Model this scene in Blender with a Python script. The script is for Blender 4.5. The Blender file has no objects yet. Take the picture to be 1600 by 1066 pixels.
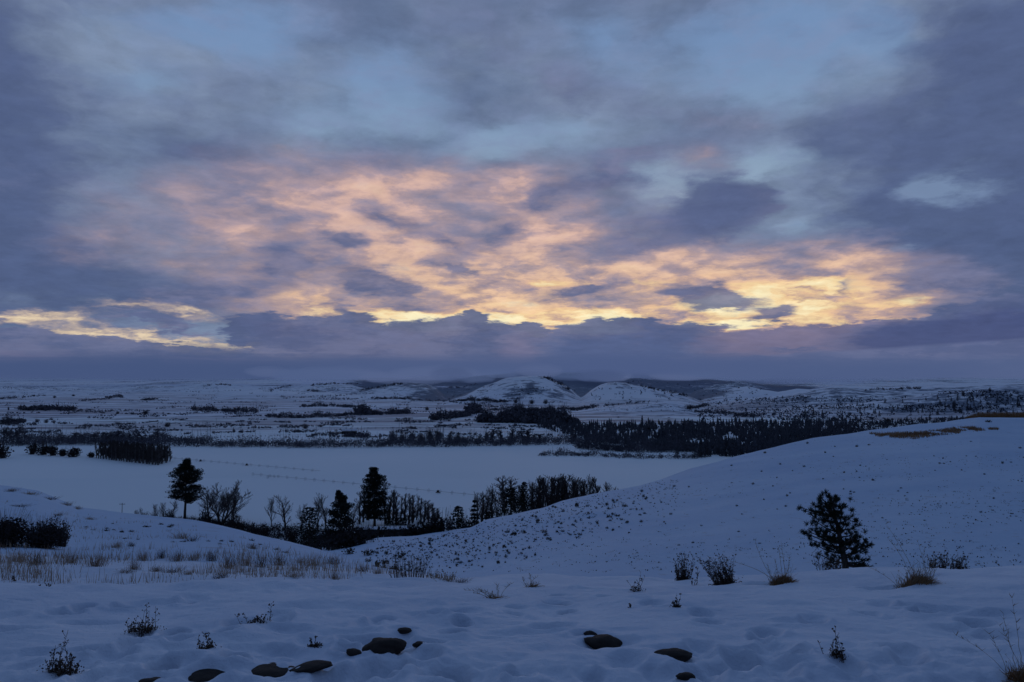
import bpy, math, random
import numpy as np
from mathutils import Vector, Matrix

scene = bpy.context.scene
COL = scene.collection
R = math.radians

# ------------------------------------------------------------------ view geometry
F = 1600 * 28.0 / 36.0
HORIZON = 597.0
PITCH = math.atan((HORIZON - 533.0) / F)
CP, SP = math.cos(PITCH), math.sin(PITCH)

def ray(x, y):
    """photo position -> (sideways slope u, vertical slope t) of the sight line, per metre of depth"""
    xc = (np.asarray(x, float) - 800.0) / F
    yc = (533.0 - np.asarray(y, float)) / F
    dy = CP - yc * SP
    return xc / dy, (SP + yc * CP) / dy

def curve(pts):
    """list of (x, y) -> function u -> t"""
    p = np.array(sorted(pts), float)
    u, t = ray(p[:, 0], p[:, 1])
    def fn(q):
        return np.interp(q, u, t)
    return fn

def val(pts):
    """list of (x, value) -> function u -> value"""
    p = np.array(sorted(pts), float)
    u, _ = ray(p[:, 0], 800.0)
    def fn(q):
        return np.interp(q, u, p[:, 1])
    return fn

# ------------------------------------------------------------------ noise
def _hash(ix, iy, seed):
    n = (ix.astype(np.int64) * 374761393 + iy.astype(np.int64) * 668265263 + seed * 2147483647) & 0xffffffff
    n = ((n ^ (n >> 13)) * 1274126177) & 0xffffffff
    n = (n ^ (n >> 16)) & 0xffffffff
    return n.astype(np.float64) / 4294967295.0

def vnoise(x, y, seed=0):
    x = np.asarray(x, float); y = np.asarray(y, float)
    ix = np.floor(x); iy = np.floor(y)
    fx = x - ix; fy = y - iy
    fx = fx * fx * fx * (fx * (fx * 6 - 15) + 10); fy = fy * fy * fy * (fy * (fy * 6 - 15) + 10)
    a = _hash(ix, iy, seed); b = _hash(ix + 1, iy, seed)
    c = _hash(ix, iy + 1, seed); d = _hash(ix + 1, iy + 1, seed)
    return (a + (b - a) * fx) * (1 - fy) + (c + (d - c) * fx) * fy - 0.5

def fbm(x, y, octaves=4, seed=0, gain=0.5):
    s = 0; a = 1.0; f = 1.0
    for k in range(octaves):
        s = s + a * vnoise(x * f + k * 17.3, y * f - k * 9.1, seed + k)
        a *= gain; f *= 2.03
    return s

def smooth(a, b, x):
    t = np.clip((x - a) / (b - a), 0, 1)
    return t * t * (3 - 2 * t)

# ------------------------------------------------------------------ terrain
YF = [(-900, 905), (0, 905), (300, 908), (600, 908), (720, 909), (800, 902), (900, 901), (1000, 902), (1080, 906), (1150, 900),
      (1200, 899), (1240, 897), (1290, 892), (1350, 888), (1420, 887), (1500, 889), (1600, 886), (2500, 886)]
tF = curve(YF)
tCL = curve([(-900, 700), (-300, 738), (0, 762), (60, 772), (120, 795), (200, 805), (300, 816), (350, 825), (400, 838), (450, 849),
             (500, 862), (550, 878), (600, 889), (660, 899), (720, 911), (760, 922), (900, 930), (1100, 940), (1300, 945), (1600, 945), (2500, 945)])
dCL = val([(-900, 130), (0, 92), (120, 80), (200, 75), (300, 66), (400, 56), (500, 45), (600, 34), (700, 26), (760, 22), (2500, 22)])
tD = curve([(-900, 760), (0, 805), (100, 825), (200, 838), (300, 848), (400, 862), (470, 872), (520, 880), (560, 888), (600, 899), (660, 908), (720, 917),
            (800, 909), (900, 908), (1000, 909), (1080, 912), (1150, 907), (1240, 904), (1290, 899), (1350, 895), (1420, 894), (1500, 896), (1600, 893), (2500, 893)])
dD = val([(-900, 190), (0, 140), (200, 120), (400, 96), (500, 74), (600, 62), (720, 56), (1000, 52), (2500, 52)])
tCR = curve([(-900, 830), (0, 838), (200, 850), (400, 868), (460, 868), (500, 859), (545, 853), (590, 843), (640, 840), (680, 833), (735, 825), (760, 812),
             (800, 806), (850, 793), (880, 783), (920, 773), (970, 765), (1000, 759), (1040, 747), (1075, 734), (1110, 724), (1150, 713), (1197, 702), (1267, 686), (1351, 674),
             (1428, 664), (1477, 660), (1530, 653), (1600, 654), (1800, 640), (2500, 600)])
dCR = val([(-900, 260), (0, 215), (200, 190), (400, 140), (500, 112), (600, 112), (700, 128), (800, 150), (1000, 185), (1100, 200), (1300, 225), (1500, 250), (2500, 300)])
dE = val([(-900, 360), (0, 330), (250, 292), (500, 268), (700, 280), (800, 290), (1100, 340), (1600, 470), (2500, 560)])
FLOOR = -60.0

RIDGES = [  # silhouette, depth, front width, back width, seed
    (curve([(130, 630), (165, 612), (200, 604.5), (240, 601.5), (275, 603.5), (300, 600), (340, 597.5), (372, 601), (400, 604.5), (430, 604), (470, 612), (500, 630)]), 4300., 900., 900.),
    (curve([(-300, 606), (-40, 606), (0, 604), (60, 606.5), (110, 604.5), (150, 608), (190, 612), (230, 625)]), 3900., 900., 900.),
    (curve([(300, 640), (340, 615), (380, 609), (410, 607), (440, 610), (470, 613), (510, 612), (560, 617), (600, 630)]), 3000., 700., 500.),
    (curve([(1080, 640), (1100, 620), (1130, 611), (1150, 605.5), (1168, 603.5), (1190, 609), (1215, 612), (1245, 607), (1275, 609), (1310, 615), (1340, 630)]), 2750., 600., 500.),
    (curve([(-900, 604), (0, 603), (200, 601), (330, 599), (420, 601), (520, 598), (600, 594), (640, 590), (680, 586), (720, 590), (770, 586), (830, 578), (900, 583), (950, 590), (1000, 588), (1060, 592), (1110, 590), (1160, 594), (1210, 601), (1330, 603), (1700, 596), (2500, 590)]), 5600., 2600., 3000.),
    (curve([(380, 640), (440, 607), (490, 602), (520, 599.5), (550, 601), (575, 608), (600, 640)]), 3700., 900., 600.),
    (curve([(520, 640), (560, 612), (585, 606), (610, 600), (640, 597), (665, 599), (680, 605), (692, 615), (705, 640)]), 3200., 700., 500.),
    (curve([(640, 642), (670, 635), (700, 625), (722, 617), (742, 609), (757, 602.5), (772, 597.5), (785, 592), (796, 589.5), (808, 587.6), (822, 587), (838, 587.4), (850, 589), (862, 593.5), (876, 600), (886, 605), (896, 612), (906, 619), (918, 627), (930, 640)]), 2600., 700., 500.),
    (curve([(880, 645), (900, 629), (912, 618), (924, 609.5), (936, 603), (948, 599.5), (960, 598), (975, 598.6), (990, 601.5), (1004, 602.5), (1022, 607), (1040, 610), (1060, 613.5), (1082, 621), (1105, 632), (1125, 650)]), 2550., 640., 450.),
    (curve([(1040, 640), (1085, 612), (1120, 600), (1150, 598), (1180, 608), (1230, 630), (1260, 650)]), 3300., 700., 600.),
    (curve([(820, 665), (850, 651), (900, 643), (940, 636), (1000, 632.5), (1045, 627.5), (1070, 632), (1090, 642), (1115, 660)]), 1650., 260., 300.),
    (curve([(1060, 650), (1110, 633), (1160, 626), (1200, 622), (1240, 616), (1270, 608.5), (1300, 605), (1340, 606.5), (1380, 607.5), (1440, 606), (1500, 603), (1560, 600), (1600, 598), (1900, 592), (2500, 588)]), 2150., 560., 1500.),
    (curve([(1100, 665), (1180, 642), (1240, 637), (1290, 634), (1330, 632), (1400, 625), (1460, 616), (1520, 608), (1600, 604), (1900, 598), (2500, 595)]), 1680., 330., 700.),
]

def pchip_cols(dk, zk, d):
    """monotone cubic through per-point knots; dk, zk: (K, N), d: (N,)"""
    K = dk.shape[0]
    h = np.diff(dk, axis=0); s = np.diff(zk, axis=0) / h
    m = np.zeros_like(zk)
    w1 = 2 * h[1:] + h[:-1]; w2 = h[1:] + 2 * h[:-1]
    same = (s[1:] * s[:-1]) > 0
    with np.errstate(divide='ignore', invalid='ignore'):
        hm = (w1 + w2) / (w1 / s[:-1] + w2 / s[1:])
    m[1:-1] = np.where(same, hm, 0.0)
    m[0] = s[0]; m[-1] = s[-1]
    out = np.where(d <= dk[0], zk[0], zk[-1])
    for k in range(K - 1):
        q = (d >= dk[k]) & (d <= dk[k + 1])
        t = np.clip((d - dk[k]) / h[k], 0, 1)
        v = (zk[k] * (1 + 2 * t) * (1 - t) ** 2 + m[k] * h[k] * t * (1 - t) ** 2
             + zk[k + 1] * t * t * (3 - 2 * t) + m[k + 1] * h[k] * t * t * (t - 1))
        out = np.where(q, v, out)
    return out

DENTS = []   # (x, y, rx, ry, depth, rot): hollows, footprints and drifts in the foreground snow, in metres

def base_height(X, Y):
    X = np.asarray(X, float); Y = np.asarray(Y, float)
    d = np.maximum(Y, 0.4)
    u = np.clip(X / np.maximum(d, 2.5), -1.7, 1.7)
    dF = 11.0 + 0 * u
    knots = [(0.4 + 0 * u, -1.62 + 0 * u), (4.0 + 0 * u, -1.66 + 0 * u), (7.0 + 0 * u, -1.95 + 0 * u), (dF, tF(u) * dF),
             (dCL(u), tCL(u) * dCL(u)), (dD(u), tD(u) * dD(u)), (dCR(u), tCR(u) * dCR(u)), (dE(u), FLOOR + 0 * u), (dE(u) + 60, FLOOR + 0 * u)]
    dk = np.array([k[0] for k in knots]); zk = np.array([k[1] for k in knots])
    z = pchip_cols(dk, zk, d)
    # the wide plain, and hills rising at its far side
    plain = FLOOR + 30 * smooth(2600, 6500, d) + 90 * smooth(6500, 12000, d)
    z = np.where(d > dE(u) + 60, plain, z)
    far = d > 1000
    if np.any(far):
        hz = z.copy()
        for fn, dr, wf, wb in RIDGES:
            top = fn(u) * dr
            k = np.where(d < dr, smooth(dr - wf, dr, d), 1 - smooth(dr, dr + wb, d))
            cand = FLOOR + (np.maximum(top, FLOOR) - FLOOR) * k
            hz = np.maximum(hz, cand)
        rough = smooth(1500, 2600, d) * np.clip((hz - FLOOR) / 60, 0, 1)
        hz = hz + rough * (7.0 * fbm(X / 150, Y / 240, 5, 5) + 2.2 * fbm(X / 40, Y / 70, 3, 8))
        z = np.where(far, hz, z)
    # undulation of the near slopes
    z = z + 0.35 * smooth(20, 60, d) * (1 - smooth(230, 330, d)) * fbm(X / 9, Y / 9, 3, 9)
    return z

def height(X, Y):
    X = np.asarray(X, float); Y = np.asarray(Y, float)
    z = base_height(X, Y)
    near = 1 - smooth(9, 22, Y)
    if np.any(near > 0):
        z = z + near * (0.095 * fbm(X / 1.7, Y / 1.2, 3, 21) - 0.035 * np.abs(fbm(X / 0.42 + 5, Y / 0.33, 3, 61)) + 0.06 * fbm(X / 0.5, Y / 0.36, 4, 33) * (0.35 + 0.65 * smooth(-0.15, .3, fbm(X / 2.3 + 9, Y / 2.3, 2, 41))))
        z = z + smooth(5.8, 4.0, Y) * near * 0.09 * fbm(X / 0.22, Y / 0.18, 3, 55)
        for (cx, cy, rx, ry, dep, rot) in DENTS:
            dx = X - cx; dy = Y - cy
            c, s = math.cos(rot), math.sin(rot)
            q = ((dx * c + dy * s) / rx) ** 2 + ((-dx * s + dy * c) / ry) ** 2
            z = z - dep * np.exp(-q * q * 0.8) + 0.25 * dep * np.exp(-((np.sqrt(q) - 1.55) / 0.35) ** 2)
    return z

_dd = np.concatenate([np.geomspace(2.5, 30, 400), np.geomspace(30.1, 9000, 1300)])
_ug = np.linspace(-1.0, 1.0, 801)
_UU, _DD = np.meshgrid(_ug, _dd, indexing='ij')
_G = base_height((_UU * _DD).ravel(), _DD.ravel()).reshape(_UU.shape)
def _col(u):
    a = min(max((u + 1.0) / 2.0 * 800, 0), 799.999); i = int(a); a -= i
    return _G[i] * (1 - a) + _G[i + 1] * a
def hit(x, y, dmin=2.5, fn=None):
    """where the sight line through photo position (x, y) meets the ground, beyond depth dmin"""
    u, t = ray(x, y)
    u = float(u); t = float(t)
    def march(d, z):
        g = z - t * d
        k = int(np.argmax(g >= 0))
        if g[k] < 0: return d[-1]
        if k == 0: return d[0]
        return d[k - 1] + g[k - 1] / (g[k - 1] - g[k]) * (d[k] - d[k - 1])
    i0 = int(np.searchsorted(_dd, dmin))
    dd = march(_dd[i0:], _col(u)[i0:])
    if dd < 24 and fn is None:
        q = _dd[(_dd >= dmin) & (_dd < 30)]
        dd = march(q, height(u * q, q))
    return u * dd, dd, gz(u * dd, dd)

def gz(X, Y):
    if Y < 24: return float(height(np.array([X]), np.array([Y]))[0])
    z = _col(X / Y)
    return float(np.interp(Y, _dd, z))

# dents in the foreground snow (photo positions, size in metres, depth in metres)
def add_dent(x, y, rx, ry, dep, rot=0.0):
    X, Y, _ = hit(x, y, fn=base_height)
    DENTS.append((X, Y, rx * .68, ry * .72, dep * .62, rot))
for d_ in [(870, 940, .16, .13, .10), (886, 950, .10, .09, .10), (862, 976, .22, .14, .10), (690, 957, .40, .22, .09), (915, 921, .14, .1, .06),
           (940, 921, .1, .1, .05), (600, 1006, .24, .2, .10), (553, 1018, .14, .12, .08), (630, 984, .14, .12, .08), (660, 1005, .26, .14, .1), (690, 1004, .2, .12, .08),
           (950, 1003, .24, .2, .09), (922, 988, .16, .12, .09), (1050, 1020, .2, .14, .08), (1073, 1055, .15, .12, .08), (327, 1055, .2, .15, .08),
           (408, 1051, .24, .17, .08), (485, 1041, .18, .12, .07), (235, 1063, .18, .12, .07), (140, 968, .3, .16, .08), (270, 938, .34, .2, .08), (330, 940, .28, .16, .06),
           (60, 1012, .16, .12, .07), (180, 1018, .18, .14, .07), (15, 985, .3, .14, .09), (20, 942, .25, .2, .07), (500, 950, .7, .35, .09), (540, 990, .3, .18, .06),
           (450, 985, .25, .16, .06), (610, 1040, .25, .14, .09), (560, 1052, .3, .14, .09), (700, 1052, .22, .16, .1), (745, 1058, .18, .14, .1), (1440, 950, .5, .16, .09),
           (1500, 958, .5, .14, .08), (1510, 980, .3, .14, .06), (1180, 1018, .35, .13, .09), (1140, 1048, .3, .15, .09), (1210, 1040, .25, .14, .08), (1330, 1022, .16, .11, .05),
           (800, 985, .35, .16, .05), (770, 990, .2, .12, .05), (1380, 914, .35, .16, .10), (1190, 912, .28, .12, .08), (1335, 1045, .3, .13, .05), (1250, 975, .25, .12, .04),
           (1410, 933, .2, .1, .04), (380, 1012, .2, .12, .05), (440, 1015, .2, .12, .06), (250, 1040, .3, .14, .06), (240, 1000, .2, .1, .05), (560, 1000, .16, .11, .07), (1005, 1052, .12, .1, .04)]:
    add_dent(*d_, rot=random.Random(int(d_[0])).uniform(-.4, .4))
# trampled snow: lines of footprints and scuffs across the foreground
_r = random.Random(404)
def trail(x0, y0, x1, y1, n, s=1.0):
    A = hit(x0, y0, fn=base_height); B = hit(x1, y1, fn=base_height)
    for i in range(n):
        t = (i + _r.uniform(-.2, .2)) / max(1, n - 1)
        w = (.09 if i % 2 else -.09)
        DENTS.append((A[0] + (B[0] - A[0]) * t + w, A[1] + (B[1] - A[1]) * t + _r.uniform(-.08, .08), .075 * s * _r.uniform(.8, 1.3), .105 * s * _r.uniform(.8, 1.3), .055 * s * _r.uniform(.6, 1.2), _r.uniform(-.6, .6)))
trail(880, 930, 640, 1000, 7); trail(300, 1000, 520, 950, 7); trail(1000, 1040, 1330, 960, 8); trail(960, 930, 1180, 990, 6); trail(180, 1050, 380, 1030, 5); trail(1250, 1060, 1480, 1010, 6); trail(20, 960, 330, 930, 7, 1.2); trail(500, 1000, 780, 1060, 8); trail(540, 1060, 640, 1030, 4); trail(1120, 1062, 1240, 1015, 5, 1.1)
trail(60, 1040, 260, 985, 6); trail(1400, 945, 1560, 985, 5, 1.2); trail(700, 960, 560, 975, 4); trail(840, 1060, 1000, 1062, 4, .8)
# ------------------------------------------------------------------ materials
def srgb(r, g, b):
    def f(c):
        c /= 255.0
        return c / 12.92 if c <= 0.04045 else ((c + 0.055) / 1.055) ** 2.4
    return (f(r), f(g), f(b), 1.0)

def new_mat(name):
    m = bpy.data.materials.new(name); m.use_nodes = True
    nt = m.node_tree
    b = nt.nodes['Principled BSDF']
    return m, nt, b

def node(nt, kind, **kw):
    n = nt.nodes.new(kind)
    for k, v in kw.items(): setattr(n, k, v)
    return n

def ramp(nt, fac, stops, interp='LINEAR'):
    n = nt.nodes.new('ShaderNodeValToRGB')
    n.color_ramp.interpolation = interp
    el = n.color_ramp.elements
    while len(el) < len(stops): el.new(0.5)
    for e, (p, c) in zip(el, stops):
        e.position = p; e.color = c if len(c) == 4 else (*c, 1)
    nt.links.new(fac, n.inputs[0])
    return n.outputs[0]

def noise_out(nt, vec, scale, detail=4, rough=0.55, stretch=None):
    if stretch:
        mp = node(nt, 'ShaderNodeMapping'); mp.inputs['Scale'].default_value = stretch
        nt.links.new(vec, mp.inputs[0]); vec = mp.outputs[0]
    n = node(nt, 'ShaderNodeTexNoise'); n.inputs['Scale'].default_value = scale
    n.inputs['Detail'].default_value = detail; n.inputs['Roughness'].default_value = rough
    nt.links.new(vec, n.inputs['Vector'])
    return n.outputs[0]

def mixc(nt, fac, a, b, mode='MIX'):
    n = node(nt, 'ShaderNodeMix', data_type='RGBA', blend_type=mode)
    for i, s in ((0, fac), (6, a), (7, b)):
        if hasattr(s, 'links'): nt.links.new(s, n.inputs[i])
        else: n.inputs[i].default_value = s if i == 0 else (s if len(s) == 4 else (*s, 1))
    return n.outputs[2]

def bump(nt, bsdf, h, strength, dist):
    b = node(nt, 'ShaderNodeBump'); b.inputs['Strength'].default_value = strength; b.inputs['Distance'].default_value = dist
    nt.links.new(h, b.inputs['Height']); nt.links.new(b.outputs[0], bsdf.inputs['Normal'])

def snow_mat(name, c0, c1, patches):
    """snow; patches: list of (scale, stretch, lo, hi, colour, amount) of ground cover showing through"""
    m, nt, b = new_mat(name)
    pos = node(nt, 'ShaderNodeNewGeometry').outputs['Position']
    col = ramp(nt, noise_out(nt, pos, patches[0], 4), [(0.3, c0), (0.7, c1)])
    for (sc, st, lo, hi, c, amt) in patches[1]:
        f = noise_out(nt, pos, sc, 5, 0.6, st)
        mask = ramp(nt, f, [(lo, (0, 0, 0)), (hi, (amt, amt, amt))])
        col = mixc(nt, mask, col, c)
    nt.links.new(col, b.inputs['Base Color'])
    b.inputs['Roughness'].default_value = 0.75
    b.inputs['Specular IOR Level'].default_value = 0.15
    return m, nt, b, pos

def plain_mat(name, c0, c1, scale=3.0, rough=0.85, spec=0.1):
    m, nt, b = new_mat(name)
    pos = node(nt, 'ShaderNodeNewGeometry').outputs['Position']
    col = ramp(nt, noise_out(nt, pos, scale, 4), [(0.3, c0), (0.7, c1)])
    nt.links.new(col, b.inputs['Base Color'])
    b.inputs['Roughness'].default_value = rough
    b.inputs['Specular IOR Level'].default_value = spec
    return m

m_near, nt, b, pos = snow_mat('near snow', (.56, .64, .76), (.70, .76, .85), (0.9, []))  # unequal light on the snow is put into each sheet's base colour
bump(nt, b, noise_out(nt, pos, 11, 6, 0.6), 0.7, 0.04)
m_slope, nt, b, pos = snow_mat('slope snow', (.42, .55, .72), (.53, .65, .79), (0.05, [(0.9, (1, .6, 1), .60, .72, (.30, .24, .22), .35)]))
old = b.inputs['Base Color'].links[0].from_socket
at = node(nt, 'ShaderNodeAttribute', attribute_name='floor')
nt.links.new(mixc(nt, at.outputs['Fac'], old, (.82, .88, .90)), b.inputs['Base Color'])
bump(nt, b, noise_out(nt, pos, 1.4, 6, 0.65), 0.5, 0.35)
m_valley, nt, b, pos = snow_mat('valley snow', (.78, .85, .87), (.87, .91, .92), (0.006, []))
# beyond the river the fields are patchy: stubble and scrub stand through the snow
sep = node(nt, 'ShaderNodeSeparateXYZ'); nt.links.new(pos, sep.inputs[0])
mr = node(nt, 'ShaderNodeMapRange'); mr.inputs[1].default_value = 880; mr.inputs[2].default_value = 1050
nt.links.new(sep.outputs[1], mr.inputs[0])
old = b.inputs['Base Color'].links[0].from_socket
f1 = ramp(nt, noise_out(nt, pos, 0.011, 6, 0.6, (.32, 1, 1)), [(.45, (0, 0, 0)), (.60, (.75, .75, .75))])
f2 = ramp(nt, noise_out(nt, pos, 0.03, 6, 0.7, (.3, 1, 1)), [(.52, (0, 0, 0)), (.60, (.85, .85, .85))])
mm = node(nt, 'ShaderNodeMath', operation='MULTIPLY'); nt.links.new(f1, mm.inputs[0]); nt.links.new(mr.outputs[0], mm.inputs[1])
m2 = node(nt, 'ShaderNodeMath', operation='MULTIPLY'); nt.links.new(f2, m2.inputs[0]); nt.links.new(mr.outputs[0], m2.inputs[1])
c = mixc(nt, mm.outputs[0], old, (.40, .35, .38))
c = mixc(nt, m2.outputs[0], c, (.16, .15, .18))
nt.links.new(c, b.inputs['Base Color'])
def field_cover(nt, pos, old):
    f1 = ramp(nt, noise_out(nt, pos, 0.011, 6, 0.6, (.32, 1, 1)), [(.45, (0, 0, 0)), (.60, (.75, .75, .75))])
    f2 = ramp(nt, noise_out(nt, pos, 0.03, 6, 0.7, (.3, 1, 1)), [(.52, (0, 0, 0)), (.60, (.85, .85, .85))])
    c = mixc(nt, f1, old, (.40, .35, .38))
    return mixc(nt, f2, c, (.16, .15, .18))
# hills: snow, with dark brush in the draws and on the high slopes
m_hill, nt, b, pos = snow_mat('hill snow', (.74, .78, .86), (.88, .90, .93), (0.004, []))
old = b.inputs['Base Color'].links[0].from_socket
at = node(nt, 'ShaderNodeAttribute', attribute_name='brush')
n1 = noise_out(nt, pos, 0.028, 6, 0.7)
ad = node(nt, 'ShaderNodeMath', operation='MULTIPLY_ADD'); nt.links.new(n1, ad.inputs[0]); ad.inputs[1].default_value = 1.5; nt.links.new(at.outputs['Fac'], ad.inputs[2])
sc_ = node(nt, 'ShaderNodeMath', operation='MULTIPLY'); nt.links.new(ad.outputs[0], sc_.inputs[0]); sc_.inputs[1].default_value = 0.62
mask = ramp(nt, sc_.outputs[0], [(.60, (0, 0, 0)), (.72, (.92, .92, .92))])
at2 = node(nt, 'ShaderNodeAttribute', attribute_name='field')
old = mixc(nt, at2.outputs['Fac'], old, field_cover(nt, pos, old))
c = mixc(nt, mask, old, (.085, .12, .18))  # dark brush, with bluish distance haze put into its colour
nt.links.new(c, b.inputs['Base Color'])

m_rock = plain_mat('dark rock', (.014, .011, .010), (.038, .030, .026), 9, .8, .25)
nt = m_rock.node_tree; bump(nt, nt.nodes['Principled BSDF'], noise_out(nt, node(nt, 'ShaderNodeNewGeometry').outputs['Position'], 40, 6, .65), .8, .01)
m_bark = plain_mat('bark', (.035, .028, .026), (.075, .062, .055), 6)
m_pale_bark = plain_mat('pale bark', (.09, .08, .08), (.17, .15, .15), 3)
m_twig = plain_mat('bare twigs', (.058, .046, .046), (.105, .085, .083), .6)
m_pale_twig = plain_mat('pale bare twigs', (.10, .085, .085), (.18, .16, .16), .6)
m_needle = plain_mat('pine needles', (.012, .018, .013), (.035, .045, .030), 2.5)
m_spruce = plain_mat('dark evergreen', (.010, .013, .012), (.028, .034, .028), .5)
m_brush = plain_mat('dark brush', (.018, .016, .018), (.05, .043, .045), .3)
m_farbrush = plain_mat('far scrub', (.066, .066, .084), (.13, .125, .15), .02)  # haze of distance is put into this lighter, bluer base colour
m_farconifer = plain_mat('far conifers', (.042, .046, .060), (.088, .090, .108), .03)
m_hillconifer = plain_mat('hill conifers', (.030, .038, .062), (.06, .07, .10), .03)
m_sage = plain_mat('sagebrush', (.03, .026, .024), (.08, .068, .052), 1.2)
m_grass = plain_mat('dry grass', (.28, .185, .12), (.46, .33, .23), 3)
m_rust = plain_mat('rusty dry grass', (.20, .10, .045), (.38, .21, .10), .25)
m_weed = plain_mat('dead weed', (.045, .032, .028), (.12, .085, .065), 12)
m_straw = plain_mat('straw', (.20, .14, .09), (.36, .27, .18), 10)
m_metal = plain_mat('galvanised pipe', (.16, .17, .19), (.28, .29, .31), 2, .45, .5)
m_wood = plain_mat('weathered wood', (.06, .05, .045), (.12, .10, .09), 4)
m_siding = plain_mat('dark siding', (.03, .027, .027), (.06, .055, .052), 1.5)
m_roofsnow = plain_mat('roof snow', (.55, .57, .64), (.8, .82, .86), 1)
m_glass = plain_mat('dark pane', (.01, .012, .016), (.02, .022, .03), 2, .1, .5)

# ------------------------------------------------------------------ mesh helpers
class MB:
    def __init__(self): self.v = []; self.f = []
    def tube(self, pts, rad, sides=5, cap=True):
        n0 = len(self.v)
        pts = [Vector(p) for p in pts]
        for i, p in enumerate(pts):
            a = pts[min(i + 1, len(pts) - 1)] - pts[max(i - 1, 0)]
            if a.length < 1e-9: a = Vector((0, 0, 1))
            a.normalize()
            x = a.orthogonal().normalized() if i == 0 else (x - a * x.dot(a)).normalized()
            y = a.cross(x)
            for k in range(sides):
                th = 2 * math.pi * k / sides
                self.v.append(tuple(p + (x * math.cos(th) + y * math.sin(th)) * rad[i]))
        for i in range(len(pts) - 1):
            for k in range(sides):
                a = n0 + i * sides + k; b = n0 + i * sides + (k + 1) % sides
                self.f.append((a, b, b + sides, a + sides))
        if cap:
            self.f.append(tuple(n0 + (len(pts) - 1) * sides + k for k in range(sides)))
            self.f.append(tuple(n0 + k for k in reversed(range(sides))))
    def ribbon(self, a, b, w0, w1, rng):
        a = Vector(a); b = Vector(b); d = b - a
        s = d.cross(Vector((rng.uniform(-1, 1), rng.uniform(-1, 1), rng.uniform(-1, 1))))
        if s.length < 1e-9: return
        s.normalize(); n = len(self.v)
        self.v += [tuple(a - s * w0 / 2), tuple(a + s * w0 / 2), tuple(b + s * w1 / 2), tuple(b - s * w1 / 2)]
        self.f.append((n, n + 1, n + 2, n + 3))
    def leaf(self, p, size, rng, flat=0.0):
        n = Vector((rng.gauss(0, 1), rng.gauss(0, 1), rng.gauss(0, 1) + flat * 3)).normalized()
        x = n.orthogonal().normalized(); y = n.cross(x)
        th = rng.uniform(0, 6.28); x, y = x * math.cos(th) + y * math.sin(th), -x * math.sin(th) + y * math.cos(th)
        p = Vector(p); k = len(self.v); s = size * rng.uniform(.6, 1.3)
        self.v += [tuple(p - x * s * .5), tuple(p + y * s * .33), tuple(p + x * s * .5), tuple(p - y * s * .33)]
        self.f.append((k, k + 1, k + 2, k + 3))
    def box(self, lo, hi):
        n = len(self.v); (a, b, c), (d, e, f) = lo, hi
        self.v += [(a, b, c), (d, b, c), (d, e, c), (a, e, c), (a, b, f), (d, b, f), (d, e, f), (a, e, f)]
        self.f += [tuple(n + i for i in q) for q in ((0, 3, 2, 1), (4, 5, 6, 7), (0, 1, 5, 4), (1, 2, 6, 5), (2, 3, 7, 6), (3, 0, 4, 7))]
    def mesh(self, name, mat, smooth_=False):
        me = bpy.data.meshes.new(name)
        v = np.array(self.v, np.float32).reshape(-1, 3)
        lens = np.array([len(f) for f in self.f], np.int32)
        idx = np.fromiter((i for f in self.f for i in f), np.int32, int(lens.sum()))
        me.vertices.add(len(v)); me.vertices.foreach_set('co', v.ravel())
        me.loops.add(len(idx)); me.loops.foreach_set('vertex_index', idx)
        me.polygons.add(len(lens)); me.polygons.foreach_set('loop_start', np.concatenate([[0], np.cumsum(lens)[:-1]]).astype(np.int32))
        if smooth_: me.polygons.foreach_set('use_smooth', np.ones(len(lens), bool))
        me.materials.append(mat)
        me.update(calc_edges=True)
        return me

def link(name, me, parent=None, loc=None):
    o = bpy.data.objects.new(name, me); COL.objects.link(o)
    if parent is not None: o.parent = parent
    if loc is not None: o.location = loc
    return o

def tag(o, label=None, cat=None, group=None, kind=None):
    if label: o['label'] = label
    if cat: o['category'] = cat
    if group: o['group'] = group
    if kind: o['kind'] = kind
    return o

def thing(name, label, cat, loc, group=None, rz=0.0, scale=None):
    o = bpy.data.objects.new(name, None); COL.objects.link(o)
    o.empty_display_size = .2
    o.location = loc; o.rotation_euler = (0, 0, rz)
    if scale is not None: o.scale = scale
    return tag(o, label, cat, group)

def place(protos, name, label, cat, loc, group=None, rz=0.0, scale=(1, 1, 1)):
    """a thing made of shared part meshes: protos = [(part name, mesh, sub-parts)]"""
    r = thing(name, label, cat, loc, group, rz, scale)
    for (pn, me) in protos:
        link(pn, me, r)
    return r

# ------------------------------------------------------------------ ground sheets
ucol = np.concatenate([np.linspace(-1.6, -.76, 30)[:-1], np.linspace(-.76, .76, 660), np.linspace(.76, 1.6, 30)[1:]])
def sheet(name, rows, mat, near=False):
    rows = np.asarray(rows, float)
    U, D = np.meshgrid(ucol, rows)
    X = U * np.maximum(D, 2.5 + (2.5 - np.minimum(D, 2.5)) * .8); Y = D
    Z = height(X.ravel(), Y.ravel()).reshape(X.shape)
    nr, nc = X.shape
    me = bpy.data.meshes.new(name)
    co = np.stack([X, Y, Z], -1).astype(np.float32).reshape(-1, 3)
    i = np.arange(nr * nc).reshape(nr, nc)
    q = np.stack([i[:-1, :-1], i[:-1, 1:], i[1:, 1:], i[1:, :-1]], -1).reshape(-1, 4).astype(np.int32)
    me.vertices.add(len(co)); me.vertices.foreach_set('co', co.ravel())
    me.loops.add(q.size); me.loops.foreach_set('vertex_index', q.ravel())
    me.polygons.add(len(q)); me.polygons.foreach_set('loop_start', (np.arange(len(q)) * 4).astype(np.int32))
    me.polygons.foreach_set('use_smooth', np.ones(len(q), bool))
    me.materials.append(mat); me.update(calc_edges=True)
    o = link(name, me); o['kind'] = 'structure'
    return o, X, Y, Z

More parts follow.
